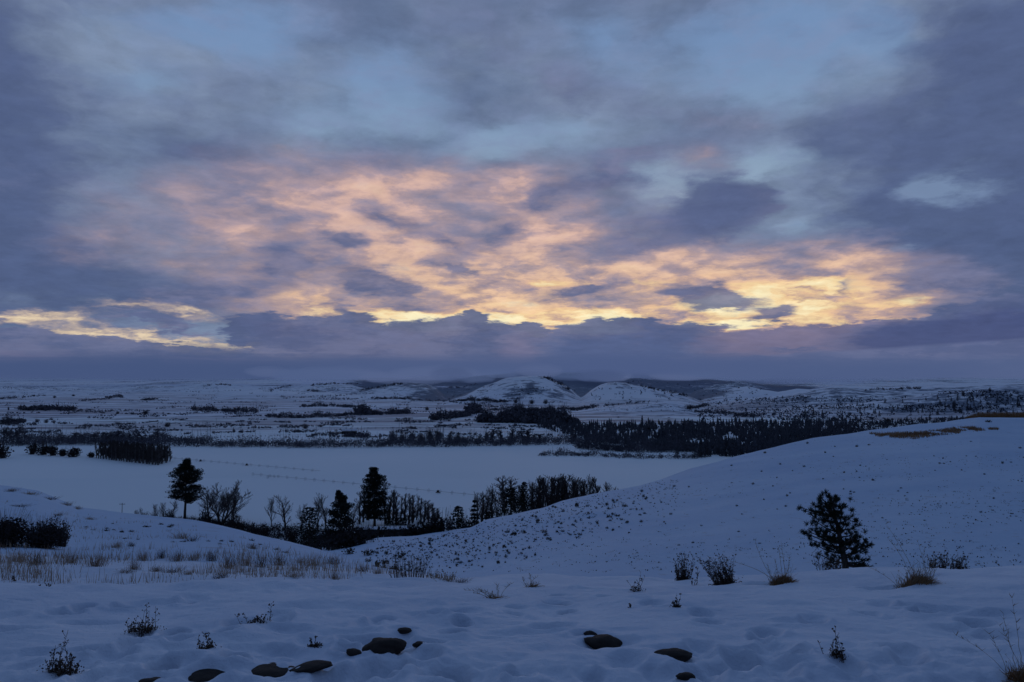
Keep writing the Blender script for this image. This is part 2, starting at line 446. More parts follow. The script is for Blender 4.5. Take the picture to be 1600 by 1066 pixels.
sheet('foreground_snow', np.concatenate([[-60, -20, -6, -1, 1, 2, 2.6], np.linspace(3.0, 8.0, 190), np.geomspace(8.04, 16, 110)]), m_near)
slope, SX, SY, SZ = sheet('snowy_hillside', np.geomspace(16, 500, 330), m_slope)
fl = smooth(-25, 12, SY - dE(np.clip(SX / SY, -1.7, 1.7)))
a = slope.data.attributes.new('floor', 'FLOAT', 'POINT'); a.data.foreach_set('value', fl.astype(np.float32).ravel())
sheet('valley_floor', np.geomspace(500, 1350, 90), m_valley)
hills, HX, HY, HZ = sheet('hills', np.geomspace(1350, 14000, 260), m_hill)

def px_of(X, Y, Z):
    """photo position of a point"""
    yc = Y * CP + Z * SP
    return 800 + F * X / yc, 533 - F * (-Y * SP + Z * CP) / yc
PX, PY = px_of(HX, HY, HZ)
rise = np.clip((HZ - FLOOR) / 20, 0, 1)
brush = np.zeros_like(HX)
brush = np.maximum(brush, (.48 + .5 * fbm(HX / 420, HY / 900, 3, 77)) * smooth(3300, 3800, HY) * smooth(470, 600, PX) * (1 - smooth(1230, 1330, PX)))
brush = np.maximum(brush, (.17 + .35 * fbm(HX / 300, HY / 500, 3, 78)) * smooth(2650, 3000, HY) * rise)
brush = np.maximum(brush, .52 * smooth(2350, 2600, HY) * (1 - smooth(25, 45, HZ - FLOOR)) * smooth(600, 680, PX) * (1 - smooth(1120, 1180, PX)))
brush = np.maximum(brush, .34 * smooth(2700, 2900, HY) * (1 - smooth(3400, 3500, HY)) * smooth(1050, 1080, PX) * (1 - smooth(1200, 1260, PX)))
brush = np.maximum(brush, .30 * smooth(1640, 1700, HY) * (1 - smooth(2080, 2120, HY)) * smooth(1080, 1160, PX))
brush = np.maximum(brush, .38 * smooth(1400, 1450, HY) * (1 - smooth(1640, 1700, HY)) * smooth(1300, 1420, PX))
brush = np.maximum(brush, .18 * (1 - smooth(1600, 1660, HY)) * smooth(900, 960, PX))
brush = np.maximum(brush, (.16 + .55 * fbm(HX / 55, HY / 160, 4, 79)) * smooth(1950, 2100, HY) * (1 - smooth(2620, 2680, HY)) * rise * (1 - smooth(1080, 1120, PX)))
field = (1 - rise) * (1 - smooth(3000, 4500, HY) * .5)
for nm, arr in (('brush', brush), ('field', field)):
    a = hills.data.attributes.new(nm, 'FLOAT', 'POINT')
    a.data.foreach_set('value', arr.astype(np.float32).ravel())
# ------------------------------------------------------------------ sky: dusk clouds over a clear sky
world = bpy.data.worlds.new("World"); scene.world = world
world.use_nodes = True
wt = world.node_tree; wt.nodes.clear()
L = wt.links.new

def wm(op, a, b=None, c=None, clamp=False):
    n = wt.nodes.new('ShaderNodeMath'); n.operation = op; n.use_clamp = clamp
    for i, s in enumerate((a, b, c)):
        if s is None: continue
        if isinstance(s, (int, float)): n.inputs[i].default_value = s
        else: L(s, n.inputs[i])
    return n.outputs[0]
def sstep(x, lo, hi):
    n = wt.nodes.new('ShaderNodeMapRange'); n.interpolation_type = 'SMOOTHSTEP'
    L(x, n.inputs[0]); n.inputs[1].default_value = lo; n.inputs[2].default_value = hi
    return n.outputs[0]
def comb(x, y, z=0.0):
    n = wt.nodes.new('ShaderNodeCombineXYZ')
    for i, s in enumerate((x, y, z)):
        if isinstance(s, (int, float)): n.inputs[i].default_value = s
        else: L(s, n.inputs[i])
    return n.outputs[0]
def wmix(f, a, b):
    return mixc(wt, f, a, b)
def wnoise(vec, scale, detail=5, rough=.55, out=0):
    n = wt.nodes.new('ShaderNodeTexNoise'); n.inputs['Scale'].default_value = scale
    n.inputs['Detail'].default_value = detail; n.inputs['Roughness'].default_value = rough
    L(vec, n.inputs['Vector']); return n.outputs[out]
def vmath(op, a, b=None, s=None):
    n = wt.nodes.new('ShaderNodeVectorMath'); n.operation = op
    L(a, n.inputs[0])
    if b is not None:
        if isinstance(b, tuple): n.inputs[1].default_value = b
        else: L(b, n.inputs[1])
    if s is not None: n.inputs['Scale'].default_value = s
    return n.outputs[0]

tc = wt.nodes.new('ShaderNodeTexCoord').outputs['Generated']
sx = wt.nodes.new('ShaderNodeSeparateXYZ'); L(tc, sx.inputs[0])
dx, dy, dz = sx.outputs
az = wm('ARCTAN2', dx, dy)
el = wm('ARCSINE', wm('MAXIMUM', wm('MINIMUM', dz, 1.0), -1.0))
# compass bearing and height above the horizon, in milliradian-like units (1244 per radian)
P0 = comb(wm('MULTIPLY', az, F), wm('MULTIPLY', el, F))
def ae(x, y):
    u, t = ray(x, y)
    a = math.atan(u); e = math.atan(t * math.cos(a))
    return a * F, e * F
# cloud-deck coordinates: the deck is seen in perspective, so it is squeezed towards the horizon
zc = wm('ADD', wm('MAXIMUM', dz, 0.0), 0.17)
Q = comb(wm('DIVIDE', dx, zc), wm('DIVIDE', dy, zc))
w1 = vmath('SUBTRACT', wnoise(Q, 1.6, 3, .5, 1), (.5, .5, .5))
w2 = vmath('SUBTRACT', wnoise(Q, 5.5, 5, .6, 1), (.5, .5, .5))
n_lo = wnoise(vmath('ADD', Q, vmath('SCALE', w1, s=.5)), 1.5, 6, .55)
n_md = wnoise(vmath('ADD', Q, vmath('SCALE', w1, s=.35)), 4.2, 7, .6)
n_hi = wnoise(vmath('ADD', Q, vmath('SCALE', w2, s=.15)), 9.0, 8, .62)
wv = vmath('ADD', vmath('MULTIPLY', w1, (150, 70, 0)), vmath('MULTIPLY', w2, (95, 55, 0)))
P = vmath('ADD', P0, wv)
wv2 = vmath('MULTIPLY', w2, (70, 34, 0))
PF = vmath('ADD', P0, wv2)     # less warped, for the crisper edges low down

def blob(vec, x, y, rx, ry, rot=0.0, w=1.0):
    n = wt.nodes.new('ShaderNodeMapping'); n.vector_type = 'TEXTURE'
    cx, cy = ae(x, y)
    n.inputs['Location'].default_value = (cx, cy, 0)
    n.inputs['Rotation'].default_value = (0, 0, R(rot))
    n.inputs['Scale'].default_value = (rx, ry, 1)
    L(vec, n.inputs[0])
    g = wt.nodes.new('ShaderNodeTexGradient'); g.gradient_type = 'QUADRATIC_SPHERE'
    L(n.outputs[0], g.inputs[0])
    return g.outputs[1], w
def field(vec, blobs):
    acc = None
    for b_ in blobs:
        g, w = blob(vec, *b_)
        acc = wm('MULTIPLY', g, w) if acc is None else wm('MULTIPLY_ADD', g, w, acc)
    return acc

# clear sky
nish = wt.nodes.new('ShaderNodeTexSky'); nish.sky_type = 'NISHITA'; nish.sun_disc = False
SUN_EL, SUN_AZ = R(1.0), math.atan(ray(880, 560)[0])
nish.sun_elevation = SUN_EL; nish.sun_rotation = SUN_AZ
nish.air_density = 1.0; nish.dust_density = 1.0; nish.ozone_density = 3.0
sky_clear = vmath('SCALE', nish.outputs[0], s=0.05)

# layers of cloud, far to near
front = sstep(dy, -0.15, 0.45)
hgt = wm('MULTIPLY', el, 1.0)
n_st = wnoise(vmath('ADD', vmath('MULTIPLY', P0, (.0105, .038, 0)), vmath('SCALE', w2, s=.9)), 1.0, 5, .55)
n_wisp = wnoise(vmath('ADD', vmath('MULTIPLY', P0, (.0062, .0125, 0)), vmath('SCALE', w2, s=.55)), 1.0, 6, .55)
# base deck
deck = wmix(sstep(n_lo, .36, .64), srgb(96, 112, 144), srgb(124, 139, 166))
deck = wmix(wm('MULTIPLY', sstep(n_wisp, .40, .62), .6), deck, srgb(106, 117, 148))
col = deck
# blue breaks, upper middle
gaps = field(P, [(372, 45, 230, 90, 0, 1.5), (610, 140, 190, 130, 0, 1.3), (750, 225, 190, 80, 0, 1.2), (1210, 75, 290, 150, 0, 1.9), (1395, 40, 110, 110, 0, .9),
                 (1060, 300, 120, 60, 0, 1.6), (1180, 262, 120, 46, 0, 1.3), (480, 190, 200, 110, 0, .9), (960, 60, 250, 110, 0, .9), (1470, 290, 90, 45, 0, 1.5), (1425, 372, 80, 26, 20, .9),
                 (1262, 340, 80, 36, 0, 1.0), (1260, 240, 120, 40, 0, 1.0), (170, 60, 170, 120, 0, .5), (900, 210, 220, 80, 0, .8), (1000, 285, 130, 50, 0, 1.1), (240, 130, 140, 70, 0, .7)])
gm = sstep(wm('MULTIPLY_ADD', wm('SUBTRACT', n_wisp, .5), 1.5, gaps), .10, 1.0)
gapc = wmix(sstep(hgt, .20, .42), srgb(152, 174, 196), srgb(120, 149, 190))
gapc = wmix(.06, gapc, sky_clear)
gapc = wmix(wm('MULTIPLY', sstep(n_hi, .42, .66), .45), gapc, srgb(126, 140, 174))
col = wmix(wm('MULTIPLY', gm, .88), col, gapc)
# dusky masses
dusk = field(P, [(1570, 90, 280, 380, 0, 1.5), (1450, 330, 330, 210, 0, 1.1), (1600, 430, 330, 260, 0, 1.4), (0, 300, 330, 330, 0, .8), (90, 440, 330, 120, 0, 1.6), (-60, 100, 300, 360, 0, 1.2),
                 (330, 240, 300, 90, -10, .9), (1290, 225, 180, 110, 30, .8), (440, 400, 110, 70, -10, .9), (320, 480, 200, 70, 0, .7), (700, 110, 160, 90, 20, .5), (900, 150, 160, 70, 0, .6)])
dm = sstep(wm('MULTIPLY_ADD', wm('SUBTRACT', n_wisp, .5), 1.7, dusk), .08, 1.15)
col = wmix(wm('MULTIPLY', dm, .9), col, srgb(78, 92, 129))
mauve = field(P, [(400, 330, 330, 130, 0, .8), (870, 130, 230, 120, 0, .6), (1050, 180, 190, 60, 0, .5), (1190, 400, 250, 90, 0, .8), (700, 250, 260, 60, 0, .5)])
mv = sstep(wm('MULTIPLY_ADD', wm('SUBTRACT', n_wisp, .5), 1.2, mauve), .1, .9)
col = wmix(wm('MULTIPLY', mv, .55), col, srgb(116, 118, 148))
gaps2 = field(P, [(1470, 290, 100, 44, 10, 1.5), (1425, 372, 90, 26, 20, 1.0), (1262, 340, 90, 36, 0, 1.0), (1255, 250, 110, 34, 0, 1.0), (1300, 380, 120, 24, 10, .7)])
g2 = sstep(wm('MULTIPLY', gaps2, wm('MAXIMUM', wm('MULTIPLY_ADD', wm('SUBTRACT', n_st, .5), 3.0, wm('MULTIPLY_ADD', wm('SUBTRACT', n_wisp, .5), 3.0, .75)), 0.0)), .05, 1.1)
col = wmix(wm('MULTIPLY', g2, .8), col, srgb(122, 142, 174))
# undersides lit by the low sun
warm = field(P, [(930, 415, 420, 90, 0, .9), (1180, 405, 420, 70, 0, .6), (260, 330, 330, 140, 0, .14), (800, 300, 420, 130, 0, .5), (1050, 330, 300, 130, 0, .3), (330, 420, 330, 130, 0, .35), (900, 490, 700, 60, 0, .5), (560, 330, 429, 176, -8, 1.2), (400, 310, 182, 94, 0, .7), (650, 310, 195, 94, 0, .5), (620, 440, 429, 148, -5, 1.3), (480, 495, 221, 68, -8, .9), (700, 495, 260, 81, 0, 1.0),
                 (830, 330, 143, 122, 25, 1.0), (860, 370, 156, 54, 0, .8), (850, 440, 429, 122, 0, 1.0), (900, 500, 338, 74, 0, 1.4), (1150, 450, 429, 108, 0, 1.4), (1270, 470, 286, 81, 8, 1.4),
                 (1410, 470, 117, 40, 22, 1.1), (1350, 450, 91, 54, 20, .6), (1495, 483, 65, 30, 0, .7), (220, 330, 260, 108, 0, .35), (150, 380, 156, 54, 0, .4), (1090, 185, 143, 54, 0, .35), (1100, 250, 143, 54, 0, .45),
                 (1190, 190, 117, 54, 0, .35), (1330, 410, 208, 54, 0, .5), (1150, 515, 429, 32, 0, .7), (600, 250, 286, 81, 0, .25)])
wn = wm('MULTIPLY_ADD', wm('SUBTRACT', n_hi, .5), 1.6, wm('MULTIPLY', wm('SUBTRACT', n_md, .5), 1.3))
tex = wm('MULTIPLY_ADD', wm('SUBTRACT', n_st, .5), 1.1, wm('MULTIPLY_ADD', wm('SUBTRACT', n_md, .5), 1.5, wm('MULTIPLY_ADD', wm('SUBTRACT', n_wisp, .5), 1.8, .62)))
wbase = wm('SUBTRACT', 1.0, wm('EXPONENT', wm('MULTIPLY', warm, -.85)))
wfull = wm('MULTIPLY', wbase, wm('MAXIMUM', tex, .12))
wmask = wm('MAXIMUM', sstep(wfull, .06, .55), wm('MULTIPLY', sstep(wbase, .05, .5), .8))
low = sstep(hgt, .20, .06)
warmc = ramp(wt, wfull, [(.04, srgb(114, 118, 148)), (.22, srgb(142, 132, 152)), (.42, srgb(182, 154, 156)), (.62, srgb(216, 178, 164)), (.9, srgb(234, 200, 176))])
warmlow = ramp(wt, wfull, [(.04, srgb(114, 114, 144)), (.20, srgb(148, 134, 148)), (.36, srgb(192, 160, 150)), (.52, srgb(228, 188, 154)), (.70, srgb(247, 208, 162)), (.95, srgb(255, 234, 188))])
col = wmix(wmask, col, wmix(low, warmc, warmlow))
# the open strip of yellow light at the foot of the clouds, and the one at the left
strip = field(PF, [(560, 486, 260, 34, -6, .8), (700, 503, 260, 28, 0, 2.1), (900, 503, 320, 32, 0, 2.8), (1180, 470, 220, 30, 0, .8), (1050, 510, 200, 14, 0, 1.3), (1000, 440, 330, 22, 0, .8), (1230, 455, 260, 40, 6, 1.0), (1400, 480, 110, 22, 14, 1.3),
                   (30, 496, 190, 20, 0, 1.0), (130, 521, 170, 15, -2, 1.1), (240, 534, 170, 20, -4, 1.2), (340, 543, 170, 24, -8, 1.5), (430, 552, 100, 14, -8, 1.2), (100, 490, 150, 24, 0, .5), (240, 520, 220, 40, -4, .5), (190, 476, 110, 16, 0, .45), (285, 486, 120, 22, -10, 1.1),
                   (940, 500, 260, 30, 0, 1.2), (860, 508, 150, 24, 0, .9), (1190, 478, 260, 50, 0, 1.1), (1270, 480, 150, 40, 0, 1.0), (1340, 502, 150, 12, 0, 1.4), (1140, 508, 200, 12, 0, 1.4), (640, 500, 170, 36, 0, .9), (480, 488, 160, 28, -8, .8), (850, 440, 160, 20, 4, .6)])
sn = wm('MULTIPLY', wm('SUBTRACT', 1.0, wm('EXPONENT', wm('MULTIPLY', strip, -1.3))), wm('MAXIMUM', wm('MULTIPLY_ADD', wm('SUBTRACT', n_st, .5), 3.2, .85), 0.0))
sm = sstep(sn, .22, .75)
leftw = sstep(az, -.18, -.30)
stripc = ramp(wt, sn, [(.3, srgb(226, 172, 138)), (.6, srgb(244, 208, 156)), (1.0, srgb(255, 240, 196))])
stripc = wmix(wm('MULTIPLY', leftw, .75), stripc, ramp(wt, sn, [(.3, srgb(170, 156, 158)), (.6, srgb(214, 192, 170)), (1.0, srgb(246, 228, 190))]))
col = wmix(wm('MULTIPLY', sm, .95), col, stripc)
# dark scraps of cloud before the glow
scr = field(P, [(440, 400, 120, 60, 0, 1.3), (520, 365, 70, 28, -10, 1.2), (600, 345, 100, 36, -12, .8), (590, 440, 130, 50, -14, 1.6), (705, 420, 50, 28, -20, 1.3), (700, 380, 150, 36, -15, .7), (780, 372, 90, 50, -30, .7),
                (1120, 318, 140, 84, 0, 1.9), (1195, 300, 60, 50, 0, .7), (940, 290, 130, 50, 10, 1.2), (850, 325, 130, 40, 25, .9), (1000, 372, 170, 40, 0, .9), (920, 462, 190, 26, 3, 1.2), (1115, 470, 100, 30, -6, 2.0), (1210, 493, 75, 20, 8, 1.8), (1060, 488, 120, 14, 4, .6),
                (650, 480, 90, 22, 0, .8), (330, 455, 170, 60, 0, 1.0), (240, 505, 150, 14, 0, 1.2), (300, 520, 130, 11, -6, 1.0), (180, 487, 90, 9, 0, .7), (1480, 440, 150, 80, 0, 1.3), (540, 495, 60, 40, 0, 1.0), (1330, 440, 60, 20, 30, .5), (985, 245, 120, 30, 0, .6)])
sc2 = sstep(wm('MULTIPLY_ADD', wm('SUBTRACT', n_wisp, .5), .9, wm('MULTIPLY_ADD', wn, .42, scr)), .10, .78)
scrc = wmix(sstep(n_md, .4, .6), srgb(92, 101, 136), srgb(114, 116, 146))
scrc = wmix(wm('MULTIPLY', field(P0, [(1120, 320, 220, 130, 0, 1.8)]), .9, clamp=True), scrc, srgb(84, 95, 132))
col = wmix(wm('MULTIPLY', sc2, .9), col, scrc)
# banks low over the hills
bank = field(PF, [(470, 528, 200, 60, -8, 2.0), (620, 545, 260, 70, 0, 2.2), (740, 530, 130, 60, 0, 1.5), (555, 505, 50, 40, 0, 1.0), (742, 500, 40, 30, 0, 1.0), (825, 520, 40, 20, 0, 1.2),
                  (960, 545, 260, 70, 0, 2.4), (1000, 520, 150, 40, 0, 1.2), (1240, 545, 330, 50, 0, 1.8), (1480, 530, 330, 50, 0, 2.4), (1600, 500, 200, 70, 0, 1.5), (60, 540, 330, 34, -2, 1.8), (0, 522, 130, 20, 0, .9), (250, 565, 330, 36, -3, 1.6), (1560,545,200,60,0,1.)])
bkb = sstep(hgt, .052, .034)
bk = sstep(wm('MULTIPLY_ADD', wm('SUBTRACT', n_st, .5), .7, wm('MULTIPLY_ADD', wm('SUBTRACT', n_hi, .5), .7, bank)), .26, .50)
bankc = wmix(sstep(n_wisp, .40, .60), srgb(82, 94, 131), srgb(104, 110, 143))
def soft(bl, lo=.06, hi=.8, amp=.6, vec=None):
    return sstep(wm('MULTIPLY_ADD', wm('SUBTRACT', n_st, .5), amp, field(vec or PF, bl)), lo, hi)
bankc = wmix(wm('MULTIPLY', soft([(1210, 532, 280, 60, 0, 1.3), (1350, 505, 120, 20, 0, .6)], .05, .9), .8), bankc, srgb(122, 113, 140))
bankc = wmix(wm('MULTIPLY', soft([(812, 545, 90, 56, 0, 1.0), (700, 566, 200, 16, 0, .8), (340, 562, 260, 14, -2, .6), (20, 556, 160, 26, 0, .7)]), .8), bankc, srgb(114, 112, 143))
bankc = wmix(wm('MULTIPLY', soft([(960, 548, 200, 60, 0, 2.0), (1040, 520, 110, 24, 0, 1.2), (1240, 548, 120, 10, 0, .6)]), .9), bankc, srgb(80, 94, 134))
bankc = wmix(wm('MULTIPLY', soft([(600, 548, 260, 50, 0, 1.8), (470, 525, 150, 40, -8, 1.5)]), .8), bankc, wmix(sstep(n_wisp, .42, .6), srgb(86, 94, 130), srgb(104, 108, 140)))
bankc = wmix(wm('MULTIPLY', soft([(1480, 530, 230, 44, 0, 2.2), (1600, 510, 160, 50, 0, 1.5)]), .9), bankc, srgb(70, 80, 121))
bk = wm('MAXIMUM', bk, bkb)
col = wmix(wm('MULTIPLY', bk, .96), col, bankc)
# stratus shelf at the right, lighter than the wedge above it
sh = sstep(wm('SUBTRACT', wm('MULTIPLY_ADD', wm('SUBTRACT', n_st, .5), .006, wm('MULTIPLY_ADD', az, -.055, hgt)), .0145), .0022, -.0022)
sh = wm('MULTIPLY', sh, sstep(az, .18, .36))
col = wmix(wm('MULTIPLY', sh, .85), col, wmix(sstep(n_st, .4, .62), srgb(88, 99, 136), srgb(104, 111, 146)))
# the lowest layer of mist, level along the hills
edge = wm('MULTIPLY_ADD', wm('SUBTRACT', n_hi, .5), .022, wm('MULTIPLY_ADD', wm('SUBTRACT', n_lo, .5), .03, hgt))
azr = field(P0, [(1560, 548, 330, 500, 0, .022), (250, 560, 500, 500, 0, .012), (1350, 560, 200, 500, 0, .006)])
mist = sstep(edge, .026, .012)
mistc = ramp(wt, wm('MULTIPLY', hgt, 10.), [(0.0, srgb(62, 79, 119)), (.13, srgb(72, 89, 129)), (.3, srgb(88, 101, 139)), (.5, srgb(102, 111, 145))])
mistc = wmix(wm('MULTIPLY', sstep(n_st, .42, .62), .6), mistc, srgb(94, 105, 141))
col = wmix(wm('MULTIPLY', mist, .9), col, mistc)
# fine texture of the cloud: small folds, lighter on their upper edges
n_fine = wnoise(vmath('ADD', vmath('MULTIPLY', P0, (.022, .050, 0)), vmath('SCALE', w2, s=1.6)), 1.0, 6, .6)
mod = wm('MULTIPLY_ADD', wm('SUBTRACT', n_hi, .5), .40, wm('MULTIPLY_ADD', wm('SUBTRACT', n_fine, .5), .36, wm('MULTIPLY_ADD', wm('SUBTRACT', n_wisp, .5), .18, 1.03)))
mod = wm('MULTIPLY_ADD', wm('SUBTRACT', mod, 1.0), wm('MULTIPLY', sstep(hgt, .004, .07), sstep(gm, 1.4, .3)), 1.0)
col = vmath('MULTIPLY', vmath('SCALE', col, s=1.0), comb(wm('MULTIPLY', mod, .975), mod, wm('MULTIPLY', mod, 1.01)))
# the rest of the sky: overcast, blue and dim at dusk
dome = wmix(sstep(dy, -.5, .5), (.044, .074, .155, 1), (.114, .188, .366, 1))
up = sstep(dz, .80, .40)
col = wmix(wm('MULTIPLY', front, up), dome, col)
bg = wt.nodes.new('ShaderNodeBackground'); L(col, bg.inputs[0]); bg.inputs[1].default_value = 1.0
wo = wt.nodes.new('ShaderNodeOutputWorld'); L(bg.outputs[0], wo.inputs[0])

sun = bpy.data.lights.new('sun', 'SUN'); sun.energy = 0.05; sun.angle = R(12); sun.color = (1.0, .68, .42)
so = bpy.data.objects.new('sun', sun); COL.objects.link(so)
sd = Vector((math.sin(SUN_AZ) * math.cos(R(4)), math.cos(SUN_AZ) * math.cos(R(4)), math.sin(R(4))))
so.rotation_euler = sd.to_track_quat('Z', 'Y').to_euler()

cam = bpy.data.cameras.new('camera'); co = bpy.data.objects.new('camera', cam); COL.objects.link(co)
cam.sensor_width = 36; cam.lens = 28; cam.clip_start = .1; cam.clip_end = 60000
co.rotation_euler = (R(90) + PITCH, 0, 0)
scene.camera = co
scene.render.engine = 'CYCLES'
scene.view_settings.view_transform = 'Standard'; scene.view_settings.look = 'None'
scene.view_settings.exposure = 0; scene.view_settings.gamma = 1
scene.cycles.max_bounces = 3; scene.cycles.diffuse_bounces = 1; scene.cycles.transparent_max_bounces = 8
world.cycles.sampling_method = 'NONE'
# ------------------------------------------------------------------ rocks
from mathutils import noise as mnoise
def rock_mesh(seed, rx, ry, rz, point=0.0):
    rng = random.Random(seed)
    nu, nv = 36, 18
    mb = MB()
    off = Vector((seed * 3.1, seed * 1.7, 0))
    for j in range(nv + 1):
        th = math.pi * j / nv
        for i in range(nu):
            ph = 2 * math.pi * i / nu
            n = Vector((math.sin(th) * math.cos(ph), math.sin(th) * math.sin(ph), math.cos(th)))
            k = 1 + .22 * mnoise.noise(n * 1.3 + off) + .08 * mnoise.noise(n * 3.1 + off) + .025 * mnoise.noise(n * 9 + off)
            ex = abs(n.x) ** (1 + point) * (1 if n.x > 0 else -1) if point else n.x
            mb.v.append((n.x * rx * k * (1 + point * .3), n.y * ry * k * (1 - point * abs(n.x) ** 3 * .7), n.z * rz * k * (1 - point * abs(n.x) ** 2 * .6)))
    for j in range(nv):
        for i in range(nu):
            a = j * nu + i; b = j * nu + (i + 1) % nu
            mb.f.append((a, a + nu, b + nu, b))
    return mb.mesh('rock', m_rock, True)

ROCKS = [  # photo x, y of the middle, width and height in photo units, tilt, pointedness, label
    (600, 1007, 62, 27, 0, 0, 'largest dark rounded rock sticking out of the snow, a small rock at its left foot'),
    (553, 1019, 24, 12, .15, 0, 'small dark rock at the lower left foot of the largest rounded rock'),
    (630, 985, 22, 9, 0, .3, 'small flat rock in its own hole just behind the largest rounded rock'),
    (655, 1006, 20, 9, 0, 0, 'small dark rock tip in the dent right of the largest rounded rock'),
    (952, 1004, 62, 30, .22, .5, 'dark leaf-shaped rock with a pointed right end, bare in the snow'),
    (925, 990, 24, 12, .2, .4, 'narrow dark rock tucked behind the leaf-shaped rock'),
    (1050, 1022, 58, 17, -.05, .6, 'flat brown lens-shaped rock barely above the snow, right of the leaf-shaped one'),
    (1073, 1056, 28, 12, 0, .2, 'small dark rock sunk in a hollow below the flat lens-shaped rock'),
    (326, 1056, 84, 18, .05, .4, 'long low brown stone at the front edge, next to the broadest of the stones'),
    (410, 1050, 96, 20, -.08, .2, 'broad grey-brown stone, longest in the row at the front of the snow'),
    (485, 1041, 58, 13, -.15, .5, 'thin sloping stone at the right end of the front row of stones'),
    (236, 1064, 36, 10, 0, .3, 'stone cut by the lower edge of the view, leftmost of the front row'),
]
for (x, y, w, h, tilt, pt, lab) in ROCKS:
    X, Y, Z = hit(x, y + h * .2)
    k = Y / F
    rx = w * k / 2; rz = h * k * .50; ry = rx * .75
    me = rock_mesh(int(x + y), rx, ry, rz, pt)
    o = link('rock', me, loc=(X, Y + ry * .3, Z - rz * .12)); o.rotation_euler = (0, tilt, random.Random(x).uniform(-.15, .15))
    tag(o, lab, 'rock')

# ------------------------------------------------------------------ dead weeds, grass and twigs in the foreground
def stem_pts(rng, p, h, lean, curl=0.25, n=7):
    """a stem rising from p; lean = sideways drift at the tip as a fraction of h"""
    pts = []; a = rng.uniform(-curl, curl); b = rng.uniform(-curl, curl) * .6
    for i in range(n):
        t = i / (n - 1)
        pts.append((p[0] + h * (lean * t + a * t * t * .6 + rng.uniform(-.012, .012)), p[1] + h * (b * t * t + rng.uniform(-.01, .01)), p[2] + h * (t - .18 * t * t * abs(lean + a))))
    return pts

def patch(X, Y, rad, n=25):
    gx = np.linspace(X - rad, X + rad, n); gy = np.linspace(Y - rad, Y + rad, n)
    A, B = np.meshgrid(gx, gy); H = height(A.ravel(), B.ravel()).reshape(n, n)
    def f(x, y):
        a = min(max((x - gx[0]) / (gx[1] - gx[0]), 0), n - 1.001); b = min(max((y - gy[0]) / (gy[1] - gy[0]), 0), n - 1.001)
        i, j = int(a), int(b); a -= i; b -= j
        return float((H[j, i] * (1 - a) + H[j, i + 1] * a) * (1 - b) + (H[j + 1, i] * (1 - a) + H[j + 1, i + 1] * a) * b)
    return f

